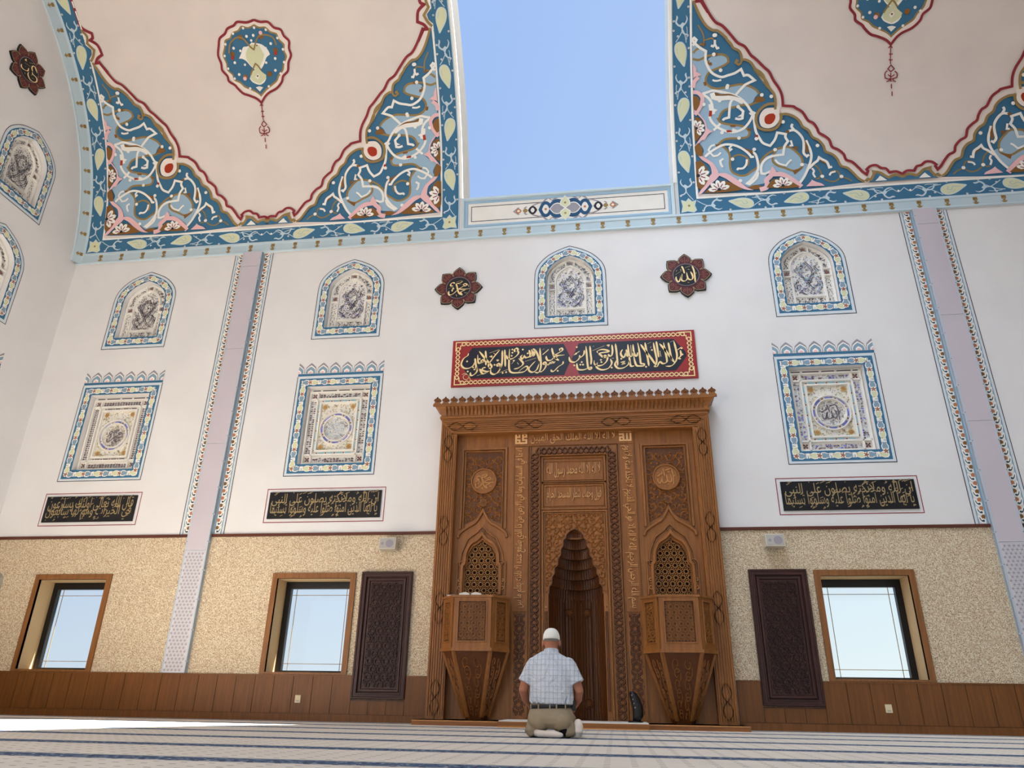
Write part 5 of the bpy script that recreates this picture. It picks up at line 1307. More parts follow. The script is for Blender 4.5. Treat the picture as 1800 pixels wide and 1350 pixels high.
# side panels
def ogee(hw, z0, zs, z1):
    """pointed ogee arch, from lower left over the tip to lower right"""
    r = catmull([(hw, zs), (hw*.99, zs+(z1-zs)*.22), (hw*.82, zs+(z1-zs)*.5), (hw*.5, zs+(z1-zs)*.68), (hw*.2, zs+(z1-zs)*.84), (0, z1)], 4)
    return [(-hw, z0)] + [(-a, b) for a, b in r] + [(a, b) for a, b in reversed(r[:-1])] + [(hw, z0)]
for s in (-1, 1):
    F = at(DP); X = s*1.452
    b = MB(); G = lambda u, v, d=0.0: F(X+s*u, v, d)
    Gm = (lambda u, v, d=0.0: F(X+u, v, d))
    lat = [(-.26, 1.4), (.26, 1.4), (.26, 2.2), (.225, 2.24), (.215, 2.4), (.15, 2.52), (.06, 2.57), (0, 2.63), (-.06, 2.57), (-.15, 2.52), (-.215, 2.4), (-.225, 2.24), (-.26, 2.2)]
    slab(b, Gm, [rect(-.46, .066, .49, 4.41) if s < 0 else rect(-.49, .066, .46, 4.41), list(reversed(lat))], 'wood', -.06, 0)
    b.build('side_panel', mh)
    # moulded rectangle with carved foliage, ogee band and scalloped arch
    m = MB()
    og = ogee(.36, 2.86, 2.88, 3.1)
    fr = [(-.36, 2.86), (-.36, 4.125), (.36, 4.125), (.36, 2.86)]
    for w, h, o_ in ((.05, .03, 0), (.018, .04, .05)):
        rib(m, Gm, [(-.36+o_, 2.8), (-.36+o_, 4.125-o_), (.36-o_, 4.125-o_), (.36-o_, 2.8)], w, h, 'wood', 0)
    ogp = catmull([(-.39, 2.66), (-.36, 2.74), (-.22, 2.84), (-.12, 2.9), (-.05, 3.0), (0, 3.1), (.05, 3.0), (.12, 2.9), (.22, 2.84), (.36, 2.74), (.39, 2.66)], 4)
    rib(m, Gm, cornered([(-.39, 2.66), (-.36, 2.74), (-.22, 2.84), (-.12, 2.9), (-.05, 3.0), (0, 3.1), (.05, 3.0), (.12, 2.9), (.22, 2.84), (.36, 2.74), (.39, 2.66)], 4), .05, .04, 'wood', 0)
    rib(m, Gm, cornered([(-.3, 1.79), (-.3, 2.2), (-.265, 2.26), (-.25, 2.42), (-.18, 2.56), (-.07, 2.63), (0, 2.72), (.07, 2.63), (.18, 2.56), (.25, 2.42), (.265, 2.26), (.3, 2.2), (.3, 1.79)], 3), .06, .055, 'wood', 0)
    rib(m, Gm, [(-.375, 1.79), (-.375, 2.27), (-.335, 2.3), (-.32, 2.42), (-.23, 2.64), (-.09, 2.74), (0, 2.84), (.09, 2.74), (.23, 2.64), (.32, 2.42), (.335, 2.3), (.375, 2.27), (.375, 1.79)], .03, .03, 'wood', 0)
    for e in (-1, 1):
        rib(m, Gm, spiral(e*.31, 2.26, .05, 0, 1.4, e), .022, .04, 'wood', 0); rib(m, Gm, spiral(e*.335, 1.9, .05, PI/2, 1.2, e), .018, .03, 'wood_pale', 0); rib(m, Gm, spiral(e*.335, 2.0, .04, -PI/2, 1.2, -e), .018, .03, 'wood_pale', 0)
    flower(m, Gm, 0, 2.75, .055, .045, 'wood_deep', 'wood', 6)
    m.build('moulding', mh)
    cv = MB(); po = [(-.3, 2.87), (-.15, 2.94), (-.06, 3.03), (0, 3.12), (.06, 3.03), (.15, 2.94), (.3, 2.87), (.3, 4.06), (-.3, 4.06)]
    fill(cv, Gm, po, 'wood_deep', .004)
    hole = circle(0, 3.574, .2, 24)
    for zlo in (0,):
        poly = po
        tmp = MB(); scroll_carving(tmp, Gm, po, .16, 'wood', .004, .026, .018)
        cv.v += [v for v in tmp.v]; off = len(cv.v)-len(tmp.v)
        for f_, k_ in zip(tmp.f, tmp.m): cv.f.append([i+off for i in f_]); cv.m.append(cv.mi(tmp.names[k_])); cv.sm.append(False)
    cv.build('carved_foliage', mh)
    r = MB(); slab(r, Gm, [circle(0, 3.574, .212, 40)], 'wood', 0, .03); rib(r, Gm, circle(0, 3.574, .2, 40), .03, .02, 'wood', .03, True)
    G2 = shift(Gm, 0, 3.574)
    for t_ in parse(CAL_MUH if s < 0 else CAL_ALL): rib(r, G2, catmull(scale_pts(t_, .0075), 3), .02, .014, 'wood_pale', .03)
    flower(r, Gm, 0, 3.22, .07, .03, 'wood', 'wood_deep', 8)
    r.build('roundel', mh)
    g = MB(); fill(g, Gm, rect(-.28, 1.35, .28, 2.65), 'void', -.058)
    for p in open_stars(-.27, 1.5, .27, 2.66, .104):
        for q in clip_path(p, lat): rib(g, Gm, q, .0085, .018, 'wood_pale', -.045)
    g.build('lattice_screen', mh)
# lettered bands
T1 = 'بسم الله الرحمن الرحيم الله لا اله الا هو الحي القيوم لا تاخذه سنة ولا نوم'
T2 = 'له ما في السماوات وما في الارض من ذا الذي يشفع عنده الا باذنه يعلم ما بين'
F = at(DB)
for s in (-1, 1):
    b = MB(); x0, x1 = sorted((s*.735, s*.965))
    b.box(F(x0-.015, .066, -.1), F(x1+.015, 4.41, 0), 'wood')
    for x in (x0, x1): rib(b, F, [(x, .1), (x, 4.16)], .018, .014, 'wood', 0)
    rib(b, F, [(x0, 4.165), (x1, 4.165)], .018, .014, 'wood', 0); rib(b, F, [(x0, 1.55), (x1, 1.55)], .018, .014, 'wood', 0)
    po = rect(x0+.02, .12, x1-.02, 1.53)
    for p in star_paths(x0+.02+.02, .14, x1, 1.53, .15):
        for q in clip_path(p, po): rib(b, F, q, .014, .012, 'wood_deep', 0)
    b.build('band', mh)
    t = MB(); lettering(t, F, T1 if s > 0 else T2, (x0+.025, 1.6, x1-.02, 4.12), 'wood_letter', .0, .022, .004, -90 if s > 0 else 90)
    # re-set with the reading direction of each side
    t.build('band_lettering', mh)
    k = MB(); grid = ('#.#.###', '#.#.#.#', '###.###', '#...#..', '###.###', '#.#...#', '#######') if s < 0 else ('#######', '.......', '###.#.#', '..#.#.#', '###.#.#', '#.#.#.#', '#######')
    x0, x1, z0, z1 = s*.85-.1, s*.85+.1, 4.2, 4.385; w, h = (x1-x0)/7, (z1-z0)/7
    for j, row in enumerate(grid):
        i = 0
        while i < 7:
            if row[i] == '#':
                e_ = i
                while e_ < 7 and row[e_] == '#': e_ += 1
                slab(k, F, [rect(x0+i*w, z1-(j+1)*h, x0+e_*w, z1-j*h)], 'wood_kufi', 0, .014); i = e_
            else: i += 1
    k.build('square_lettering', mh)
b = MB(); b.box(F(-.72, 4.15, -.1), F(.72, 4.41, 0), 'wood_h')
for z in (4.165, 4.4): rib(b, F, [(-.72, z), (.72, z)], .016, .014, 'wood_h', 0)
b.build('band', mh)
t = MB(); lettering(t, F, 'لا اله الا الله الملك الحق المبين', (-.69, 4.185, .69, 4.385), 'wood_letter', 0, .022, .002); t.build('band_lettering', mh)
# braided roll moulding
rp_ = MB(); F = at(DB)
for x0, x1, z0, z1 in ((-.7, -.545, .066, 4.14), (.545, .7, .066, 4.14), (-.544, .544, 3.985, 4.14)):
    a, e_ = F(x0, z0, -.06), F(x1, z1, .012); rp_.box(a, e_, 'wood')
def plait(p0, p1, n):
    L = math.hypot(p1[0]-p0[0], p1[1]-p0[1]); ux, uy = (p1[0]-p0[0])/L, (p1[1]-p0[1])/L
    for ph in (0, PI):
        p = []
        for i in range(n*6+1):
            t_ = i/(n*6); w = .052*math.sin(ph+PI*n*t_); p.append((p0[0]+ux*L*t_-uy*w, p0[1]+uy*L*t_+ux*w))
        rib(rp_, F, p, .03, .04, 'wood_deep', .012, prof=((-.5, 0), (-.25, .8), (.25, .8), (.5, 0)))
for s in (-1, 1): plait((s*.622, .1), (s*.622, 4.02), 44)
plait((-.6, 4.062), (.6, 4.062), 14)
for x in (.548, .697):
    for s in (-1, 1): rib(rp_, F, [(s*x, .08), (s*x, 4.14)], .018, .04, 'wood', 0)
rib(rp_, F, [(-.55, 3.985), (.55, 3.985)], .018, .04, 'wood', 0); rp_.build('roll_moulding', mh)
# centre: two lettered panels and the carved hood panel
F = at(DC)
b = MB()
TI = [(.136, 2.64), (.19, 2.5), (.23, 2.36), (.275, 2.22), (.33, 2.08), (.368, 1.94), (.414, 1.795)]
tip = catmull([(.136, 2.64), (.12, 2.70), (.07, 2.745), (0, 2.785)], 4)
hole = [(.414, .07)] + [(.414, 1.795)]
for (r0, z0_), (r1, z1_) in zip(reversed(TI), list(reversed(TI))[1:]):
    hole += [(r0-.012, z0_+.02), (r0-.014, z1_-.035), (r1+.012, z1_-.012), (r1, z1_)]
hole += tip[1:]
hole = hole + [(-a, c_) for a, c_ in reversed(hole[:-1])]
slab(b, F, [rect(-.73, .066, .73, 4.16), hole if sum(a[0]*c_[1]-c_[0]*a[1] for a, c_ in zip(hole, hole[1:]+hole[:1])) < 0 else list(reversed(hole))], 'wood', -.1, 0)
b.build('centre_board', mh)
m = MB()
for z0, z1 in ((3.59, 3.875), (3.17, 3.46)):
    rib(m, F, rect(-.5, z0-.07, .5, z1+.07), .04, .03, 'wood', 0, True); rib(m, F, rect(-.46, z0-.015, .46, z1+.015), .03, .02, 'wood', 0, True)
rib(m, F, [(-.5, .1), (-.5, 3.06), (.5, 3.06), (.5, .1)], .04, .03, 'wood', 0); rib(m, F, [(-.465, 1.8), (-.465, 3.03), (.465, 3.03), (.465, 1.8)], .02, .02, 'wood', 0)
rib(m, F, hole[1:-1], .014, .014, 'wood_deep', 0)
m.build('moulding', mh)
t = MB()
lettering(t, F, 'لا اله الا الله محمد رسول الله', (-.43, 3.61, .43, 3.855), 'wood_letter', .0, .022); lettering(t, F, 'فول وجهك شطر المسجد الحرام', (-.43, 3.19, .43, 3.44), 'wood_letter', 0, .022); t.build('panel_lettering', mh)
cv = MB(); po = [(-.45, 1.82)] + [(-a, c_) for a, c_ in [(x+.03, z) for x, z in hole[1:len(hole)//2]]] + [(0, 2.83)] + [(x+.03, z) for x, z in reversed(hole[1:len(hole)//2])] + [(.45, 1.82), (.45, 3.02), (-.45, 3.02)]
pl = [(.45, 1.82), (.45, 3.02), (-.45, 3.02), (-.45, 1.82)] + [(-x-.02, z) for x, z in hole[1:len(hole)//2]] + [(0, 2.82)] + [(x+.02, z) for x, z in reversed(hole[1:len(hole)//2])]
scroll_carving(cv, F, pl, .115, 'wood', 0, .02, .016)
for s in (-1, 1): rib(cv, F, spiral(s*.445, 1.62, .02, 0, 1, s), .012, .02, 'wood_pale', 0); rib(cv, F, [(s*.447, .2), (s*.447, 1.55)], .04, .02, 'wood_deep', 0)
cv.build('carved_foliage', mh)
b = MB(); b.add([(-.76, .0, 0), (-.76, .75, 0), (-.76, .75, 2.88), (-.76, 0, 2.88), (.76, 0, 0), (.76, .75, 0), (.76, .75, 2.88), (.76, 0, 2.88)], [(0, 1, 2, 3), (7, 6, 5, 4), (1, 5, 6, 2), (3, 2, 6, 7)], 'void'); b.build('back_box', mh)  # unseen dark box added behind the niche to block light leaks
# hollow of the niche: fluted half cylinder and stepped tiers
def hollow(mb, r, z0, z1, mat, nf, amp, y0=.0, deep=1.0, lean=0.0):
    N = nf*2; V = []
    for z in (z0, z1):
        for i in range(N+1):
            a = PI*i/N; rr = r-(amp if i % 2 else 0)+(lean*math.sin(a) if z == z1 else 0); V.append((rr*math.cos(a)*.992, -DC+y0+rr*math.sin(a)*deep, q2(0, z, DC)[1]))
    mb.add(V, [(i, N+1+i, N+2+i, i+1) for i in range(N)], mat)
DEEP = [.1, .2, .3, .4, .5, .6, .7]        # how far each tier reaches back behind the opening
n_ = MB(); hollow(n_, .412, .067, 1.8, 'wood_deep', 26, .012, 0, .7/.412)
def GN(u, v, d=0.0): a = PI/2-u/.41; return ((.40-d)*math.cos(a), -DC+(.68-d)*math.sin(a), q2(0, v, DC)[1])
for x in (-.14, .14):
    for z in (.3, 1.6): flower(n_, GN, x, z, .06, .01, 'wood_deep', 'wood', 8); rib(n_, GN, circle(x, z, .07, 12), .014, .012, 'wood_deep', 0, True)
    for e in (-.09, .09): rib(n_, GN, [(x+e, .1), (x+e, 1.75)], .014, .014, 'wood_deep', 0)
n_.add([(-.42, -DC, .07), (.42, -DC, .07), (.42, .64, .07), (-.42, .64, .07)], [(0, 1, 2, 3)], 'wood_deep')
n_.build('niche_shell', mh)
for i in range(6):
    (r1, zt), (ra, zb) = TI[i], TI[i+1]; d1, da = DEEP[i], DEEP[i+1]; zt = zt
    t = MB(); nf = int(14+i*3); N = nf*2; zz = lambda z: q2(0, z, DC)[1]
    # fluted wall of the tier, then the flat soffit and the thin edge of the next tier above it
    def arc(r, d, z, amp=0): return [((r-(amp if k % 2 else 0))*math.cos(PI*k/N), -DC+(d-(amp if k % 2 else 0))*math.sin(PI*k/N), zz(z)) for k in range(N+1)]
    R_ = [arc(ra-.014, da-.012, zb+.0, .012), arc(ra-.014, da-.012, zt, .02), arc(r1+.0, d1+.0, zt-.004, .0), arc(r1-.006, d1-.01, zt-.004), arc(r1-.006, d1-.01, zt+.018), arc(r1-.014, d1-.012, zt+.022)]
    V = [p for q in R_ for p in q]
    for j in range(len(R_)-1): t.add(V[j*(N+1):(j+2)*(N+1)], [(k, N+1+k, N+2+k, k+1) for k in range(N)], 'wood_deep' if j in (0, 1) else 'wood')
    t.build('hood_tier', mh)
t = MB(); hollow(t, .126, 2.64, 2.72, 'wood_deep', 12, .01, 0, .8); N = 12
V = [(.126*math.cos(PI*k/N), -DC+.1*math.sin(PI*k/N), q2(0, 2.72, DC)[1]) for k in range(N+1)]+[(0, -DC+.01, q2(0, 2.79, DC)[1])]
t.add(V, [(k, N+1, k+1) for k in range(N)], 'wood_deep'); t.build('hood_cap', mh)
# plinth step with carpeted middle
stp = thing('platform', (0, -.4, 0), 'low wooden step along the foot of the niche with a carpeted middle', 'step')
b = MB(); b.box((-2.22, -.02, 0), (2.22, -.72, .064), 'wood_h'); b.box((-2.22, -.02, .05), (2.22, -.735, .064), 'wood_pale'); b.build('step', stp)
b = MB(); b.box((-1.0, -.735, 0), (.94, -1.02, .07), 'wood_h'); b.box((-1.0, -.7, .0), (.94, -1.035, .014), 'wood_pale'); b.build('front_step', stp)
b = MB(); b.box((-.99, -.2, .0645), (.93, -1.01, .082), 'offwhite'); b.build('carpet_strip', stp)
# ------------------------------------------------------------ the two preacher's desks
def desk(s, label):
    t = thing('preaching_desk', (s*1.43, -.07, .064), label, 'preaching desk')
    cx = s*1.43
    P = [(-.45, .18), (-.47, .46), (-.27, .74), (.27, .74), (.47, .46), (.45, .18)]      # plan: x, depth
    zb, zt = .985, 1.66
    Z = lambda d, z: z
    b = MB()
    V = [(cx+x, -d, zb) for x, d in P]+[(cx+x, -d, zt) for x, d in P]; n = len(P)
    b.add(V, [(i, i+1, n+i+1, n+i) for i in range(n-1)] + [tuple(reversed(range(n)))], 'wood')
    for i in range(1, n-1):
        x, d = P[i]
    b.build('body', t)
    for i in range(n-1):
        (x0, d0), (x1, d1) = P[i], P[i+1]; L = math.hypot(x1-x0, d1-d0)
        if i in (0, n-2): continue
        nx, nd = -(d1-d0)/L, (x1-x0)/L
        def G(u, v, d=0.0): return (cx+x0+(x1-x0)*u/L+nx*d, -(d0+(d1-d0)*u/L+nd*d), v)
        f = MB()
        m_ = .075
        slab(f, G, [rect(.003, zb, L-.003, zt), list(reversed(rect(m_, zb+.09, L-m_, zt-.06)))], 'wood', 0, .022)
        rib(f, G, rect(m_-.01, zb+.08, L-m_+.01, zt-.05), .022, .014, 'wood', .02, True); f.build('panel_frame', t)
        c = MB(); fill(c, G, rect(m_, zb+.09, L-m_, zt-.06), 'wood_deep', .002)
        po = rect(m_+.01, zb+.1, L-m_-.01, zt-.07)
        for p in star_paths(m_, zb+.1, L-m_, zt-.06, .086):
            for q in clip_path(p, po): rib(c, G, q, .0105, .018, 'wood', .002)
        c.build('carved_panel', t)
    for nm, z0, z1, g in (('top', zt, zt+.03, .035), ('base_moulding', zb-.045, zb, .03), ):
        b = MB(); Q = [(x*(1+g/.47), d+g) if d > .3 else (x, .3) for x, d in P]
        V = [(cx+x, -d, z0) for x, d in Q]+[(cx+x, -d, z1) for x, d in Q]
        b.add(V, [(i, i+1, n+i+1, n+i) for i in range(n-1)] + [tuple(reversed(range(n))), tuple(range(n, 2*n)), (n-1, 0, n, 2*n-1)], 'wood'); b.build(nm, t)
    # tapering foot
    Q = [(-.15, .13), (-.15, .2), (-.09, .32), (.09, .32), (.15, .2), (.15, .13)]; zf = .066; zz = zb-.045
    b = MB(); V = [(cx+x, -d, zf) for x, d in Q]+[(cx+x*.97, -d*.97, zz) for x, d in P]
    b.add(V, [(i, i+1, n+i+1, n+i) for i in range(n-1)] + [tuple(reversed(range(n))), tuple(range(n, 2*n))], 'wood_deep')
    for i in range(1, n-1):
        p1 = Vector(V[n+i]); p0 = Vector(V[i]).lerp(p1, .04); sd = Vector((1, 0, 0)); w = .03
        u = (p1-p0).normalized(); o_ = Vector((math.copysign(.25, P[i][0]), -1, 0)).normalized()*.014; si = u.cross(o_).normalized()*w
        q = [p0+si+o_*.2, p0+o_, p0-si+o_*.2, p1-si+o_*.2, p1+o_, p1+si+o_*.2]
        b.add(q, [(0, 1, 4, 5), (1, 2, 3, 4)], 'wood')
    b.build('tapered_foot', t)
    for i in (1, 2, 3):
        c = MB()
        A0, A1, B0, B1 = Vector(V[i]), Vector(V[i+1]), Vector(V[n+i]), Vector(V[n+i+1])
        nn = (A1-A0).cross(B0-A0).normalized()
        if nn.y > 0: nn = -nn
        def G(u, v, d=0.0): 
            a = A0.lerp(A1, u); e_ = B0.lerp(B1, u); return tuple(a.lerp(e_, v)+nn*d)
        po = [(.2, .05), (.8, .05), (.9, .92), (.1, .92)]
        for q in [spiral(.5+sg*.18, .12+.16*k_, .14, 1.0*sg, 1.1, sg if k_ % 2 else -sg) for k_ in range(6) for sg in (-1, 1)]:
            q = [(a, .12+(b_-.12)*.9) for a, b_ in q]
            for r in clip_path(q, po): 
                for (ua, va), (ub, vb) in zip(r, r[1:]):
                    a, e_ = Vector(G(ua, va, .002)), Vector(G(ub, vb, .002)); w_ = (e_-a).cross(nn)
                    if w_.length > 1e-6:
                        w_ = w_.normalized()*.007; c.add([a-w_, a+nn*.012, e_+nn*.012, e_-w_, a+w_, e_+w_], [(0, 3, 2, 1), (1, 2, 5, 4)], 'wood')
        c.build('foot_carving', t)
    return t
desk(-1, 'octagonal carved wooden preaching desk on the left, with an open book on top')
desk(1, 'octagonal carved wooden preaching desk on the right, nothing on top')
# open book and closed book on the left desk
t = thing('open_book', (-1.5, -.5, 1.69), 'white open book lying on the left preaching desk', 'book')
for s in (-1, 1):
    p = MB(); G = lambda u, v, d=0.0: (-1.5+s*(.012+u), -.62+v, 1.70+d)
    N = 6; V = []
    for k in range(N+1):
        u = .15*k/N; h = .03+.018*math.sin(PI*min(1, k/N*1.1)); V += [G(u, 0, h), G(u, .2, h), G(u, 0, 0), G(u, .2, 0)]
    Fs = []
    for k in range(N):
        a = 4*k; b_ = a+4; Fs += [(a, b_, b_+1, a+1), (a+2, b_+2, b_, a), (a+1, b_+1, b_+3, a+3), (a+3, b_+3, b_+2, a+2)]
    Fs.append((4*N, 4*N+2, 4*N+3, 4*N+1)); Fs.append((0, 1, 3, 2))
    if s > 0: Fs = [tuple(f) for f in Fs]
    p.add(V, Fs, 'cream'); p.build('pages', t)
c = MB(); c.box((-1.668, -.63, 1.69), (-1.332, -.41, 1.701), 'ink'); c.build('cover', t)
t = thing('closed_book', (-1.79, -.42, 1.69), 'dark grey closed book on the left corner of the left preaching desk', 'book')
b = MB(); b.box((-1.87, -.5, 1.69), (-1.72, -.34, 1.695), 'grille_dark'); b.box((-1.87, -.5, 1.725), (-1.72, -.34, 1.73), 'grille_dark'); b.box((-1.87, -.5, 1.69), (-1.866, -.34, 1.73), 'grille_dark'); b.build('cover', t)
p = MB(); p.box((-1.866, -.495, 1.695), (-1.725, -.345, 1.725), 'cream'); p.build('pages', t)
# black upright object beside the niche
t = thing('black_case', (.8, -.62, .082), 'small glossy black upright object on an oval foot, on the carpeted step', 'upright case')
b = MB(); N = 14; secs = [(.10, .79, .055, .06), (.16, .81, .068, .065), (.24, .812, .07, .065), (.32, .795, .068, .06), (.38, .775, .062, .055), (.43, .755, .05, .045), (.455, .745, .026, .03)]
V = []
for z, x, rx, ry in secs:
    for k in range(N): V.append((x+rx*math.cos(2*PI*k/N), -.62+ry*math.sin(2*PI*k/N), z))
b.add(V, [(j*N+k, j*N+(k+1) % N, (j+1)*N+(k+1) % N, (j+1)*N+k) for j in range(len(secs)-1) for k in range(N)] + [tuple(reversed(range(N))), tuple(range((len(secs)-1)*N, len(secs)*N))], 'frame_black', True); b.build('body', t)
f = MB(); V = [(.775+rx*math.cos(2*PI*k/20), -.62+ry*math.sin(2*PI*k/20), z) for z, rx, ry in ((.082, .1, .075), (.1, .095, .07)) for k in range(20)]
f.add(V, [(k, (k+1) % 20, 20+(k+1) % 20, 20+k) for k in range(20)] + [tuple(range(20, 40))], 'frame_black'); f.build('foot', t)
for i in range(4):
    k = MB(); disc(k, lambda u, v, d=0.0: (.74+.012*i+u, -.685-d, .41-.05*i+v), 0, 0, .009, 'glass_grey', .002, 8); k.build('button', t)
# ------------------------------------------------------------ the kneeling man
M('skin', rgb(168, 110, 86, 1.0), .55, .3, noise=(30, .08)); M('cap_white', rgb(236, 234, 226), .85, .1, bump=(160, .5))
M('trousers', rgb(152, 136, 112), .85, .1, noise=(6, .1), bump=(14, .35)); M('sock', rgb(226, 212, 200), .85, .1, noise=(12, .06)); M('leather', rgb(20, 18, 20), .4, .4)
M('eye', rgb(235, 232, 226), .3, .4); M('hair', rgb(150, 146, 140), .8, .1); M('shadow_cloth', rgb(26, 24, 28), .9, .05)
def plaid():
    m = M('shirt', rgb(208, 216, 228), .85, .1); n = m.node_tree; b = n.nodes['Principled BSDF']
    t = n.nodes.new('ShaderNodeTexCoord')
    nz = n.nodes.new('ShaderNodeTexNoise'); nz.inputs['Scale'].default_value = 7
    n.links.new(t.outputs['Object'], nz.inputs['Vector'])
    ad = n.nodes.new('ShaderNodeVectorMath'); ad.operation = 'MULTIPLY_ADD'; n.links.new(nz.outputs['Color'], ad.inputs[0]); ad.inputs[1].default_value = (.02, .02, .02)
    n.links.new(t.outputs['Object'], ad.inputs[2]); s = n.nodes.new('ShaderNodeSeparateXYZ'); n.links.new(ad.outputs[0], s.inputs[0])
    def line(v, p, w, o): return nmath(n, 'LESS_THAN', nmath(n, 'FRACT', nmath(n, 'ADD', nmath(n, 'DIVIDE', v, p), o+50)), w)
    x, z = s.outputs[0], s.outputs[2]
    base = rgb(204, 208, 214)
    c = mixc(n, nmath(n, 'MULTIPLY', line(x, .04, .35, .1), .5), base, rgb(184, 192, 206))
    c = mixc(n, nmath(n, 'MULTIPLY', line(z, .05, .3, .2), .4), c, rgb(186, 194, 208))
    c = mixc(n, nmath(n, 'MULTIPLY', line(x, .04, .1, 0), .55), c, rgb(136, 142, 160))
    c = mixc(n, nmath(n, 'MULTIPLY', line(z, .05, .085, 0), .5), c, rgb(136, 142, 160))
    c = mixc(n, nmath(n, 'MULTIPLY', line(x, .092, .03, .3), .4), c, rgb(170, 140, 140))
    n.links.new(c, b.inputs['Base Color'])
    n2 = n.nodes.new('ShaderNodeTexNoise'); n2.inputs['Scale'].default_value = 9; n2.inputs['Detail'].default_value = 3; n2.inputs['Distortion'].default_value = 1.2
    n.links.new(t.outputs['Object'], n2.inputs['Vector'])
    q = n.nodes.new('ShaderNodeBump'); q.inputs['Strength'].default_value = .8; q.inputs['Distance'].default_value = .05
    n.links.new(n2.outputs['Fac'], q.inputs['Height']); n.links.new(q.outputs[0], b.inputs['Normal'])
plaid()
PX, PY = -.095, -3.6
def loft(mb, secs, mat, n=20, cap=True):
    """rings given as (centre, half-axis vector a, half-axis vector b)"""
    V = []
    for c, a, b_ in secs:
        for k in range(n): 
            t = 2*PI*k/n; V.append(tuple(Vector(c)+Vector(a)*math.cos(t)+Vector(b_)*math.sin(t)))
    Fs = [(j*n+k, j*n+(k+1) % n, (j+1)*n+(k+1) % n, (j+1)*n+k) for j in range(len(secs)-1) for k in range(n)]
    if cap: Fs += [tuple(reversed(range(n))), tuple(range((len(secs)-1)*n, len(secs)*n))]
    mb.add(V, Fs, mat, True)
def limb(mb, pts, mat, n=16, fx=1.0):
    """tapering limb through (point, radius) stations with rounded ends"""
    P = [Vector(p) for p, r in pts]; R = [r for p, r in pts]; secs = []
    for i in range(len(P)):
        t = (P[min(i+1, len(P)-1)]-P[max(i-1, 0)]).normalized()
        a = t.cross(Vector((0, 1, 0)) if abs(t.y) < .9 else Vector((0, 0, 1))).normalized(); b_ = t.cross(a)
        if i == 0:
            for q in (.98, .8, .45): secs.append((P[0]-t*R[0]*q, a*R[0]*math.sqrt(1-q*q)*fx, b_*R[0]*math.sqrt(1-q*q)))
        secs.append((P[i], a*R[i]*fx, b_*R[i]))
        if i == len(P)-1:
            for q in (.45, .8, .98): secs.append((P[i]+t*R[i]*q, a*R[i]*math.sqrt(1-q*q)*fx, b_*R[i]*math.sqrt(1-q*q)))
    loft(mb, secs, mat, n)
def ball(mb, c, r, mat, n=16):
    rx, ry, rz = r if hasattr(r, '__len__') else (r, r, r); secs = []
    for k in range(1, 12):
        t = -PI/2+PI*k/12; secs.append((Vector(c)+Vector((0, 0, rz*math.sin(t))), Vector((rx*math.cos(t), 0, 0)), Vector((0, ry*math.cos(t), 0))))
    loft(mb, secs, mat, n)
def fuse(mb, name, parent, voxel=.007, smooth=6, **kw):
    """melt overlapping volumes into one continuous skin"""
    o = mb.build(name, parent, **kw); o.data.materials.clear()
    r = o.modifiers.new('remesh', 'REMESH'); r.mode = 'VOXEL'; r.voxel_size = voxel; r.use_smooth_shade = True
    s = o.modifiers.new('smooth', 'SMOOTH'); s.iterations = smooth; s.factor = .5
    bpy.context.view_layer.update(); dg = bpy.context.evaluated_depsgraph_get()
    me = bpy.data.meshes.new_from_object(o.evaluated_get(dg)); me.name = name
    o.modifiers.clear(); o.data = me; me.materials.clear(); me.materials.append(MATS[mb.names[0]])
    for p in me.polygons: p.use_smooth = True
    return o
pr = thing('person', (PX, PY, 0), 'man in a white skullcap and pale checked shirt kneeling on the carpet before the niche', 'person')
W_ = lambda x, y, z: (PX+x, PY+y, z)
b = MB(); mt = 'skin'
ball(b, W_(0, .115, .885), (.076, .097, .108), mt, 24); ball(b, W_(0, .16, .835), (.06, .062, .07), mt, 20); ball(b, W_(0, .175, .8), (.04, .04, .035), mt)
limb(b, [(W_(0, .195, .89), .012), (W_(0, .222, .858), .015)], mt); ball(b, W_(0, .205, .822), (.024, .012, .007), mt); ball(b, W_(0, .203, .811), (.02, .012, .007), mt)
for s in (-1, 1):
    ball(b, W_(s*.086, .105, .853), (.014, .022, .036), mt, 12); ball(b, W_(s*.03, .2, .895), (.02, .014, .008), mt, 12)
limb(b, [(W_(0, .07, .66), .075), (W_(0, .085, .74), .066), (W_(0, .1, .83), .064)], mt, 20)
loft(b, [(W_(0, .04, z), Vector((rx, 0, 0)), Vector((0, ry, 0))) for z, rx, ry in ((.14, .15, .1), (.28, .17, .11), (.45, .175, .11), (.6, .17, .09), (.68, .13, .07), (.72, .06, .05))], mt, 24)
for s in (-1, 1):
    limb(b, [(W_(s*.175, .05, .64), .05), (W_(s*.235, .03, .53), .05), (W_(s*.275, .02, .41), .043), (W_(s*.255, .1, .335), .042), (W_(s*.215, .2, .275), .031), (W_(s*.195, .25, .252), .027)], mt)
    ball(b, W_(s*.18, .295, .236), (.042, .05, .017), mt, 14)
    for k, (dx, L, y0) in enumerate(((-.033, .055, .33), (-.012, .066, .34), (.01, .07, .342), (.031, .06, .332))):
        x = s*.18-s*dx
        limb(b, [(W_(x, y0-.015, .236), .0105), (W_(x-s*.004, y0+L*.45, .236), .0098), (W_(x-s*.008, y0+L, .216), .0085)], mt, 10)
    limb(b, [(W_(s*.15, .275, .236), .012), (W_(s*.125, .31, .228), .0105), (W_(s*.115, .335, .215), .009)], mt, 10)
    limb(b, [(W_(s*.1, .02, .16), .085), (W_(s*.13, .42, .11), .06), (W_(s*.12, .1, .06), .05), (W_(s*.11, -.04, .06), .035)], mt)
fuse(b, 'body', pr, .0065, 3)
for s in (-1, 1):
    e = MB(); ball(e, W_(s*.031, .199, .88), (.013, .012, .009), 'eye', 10); e.build('eye', pr)
h = MB()
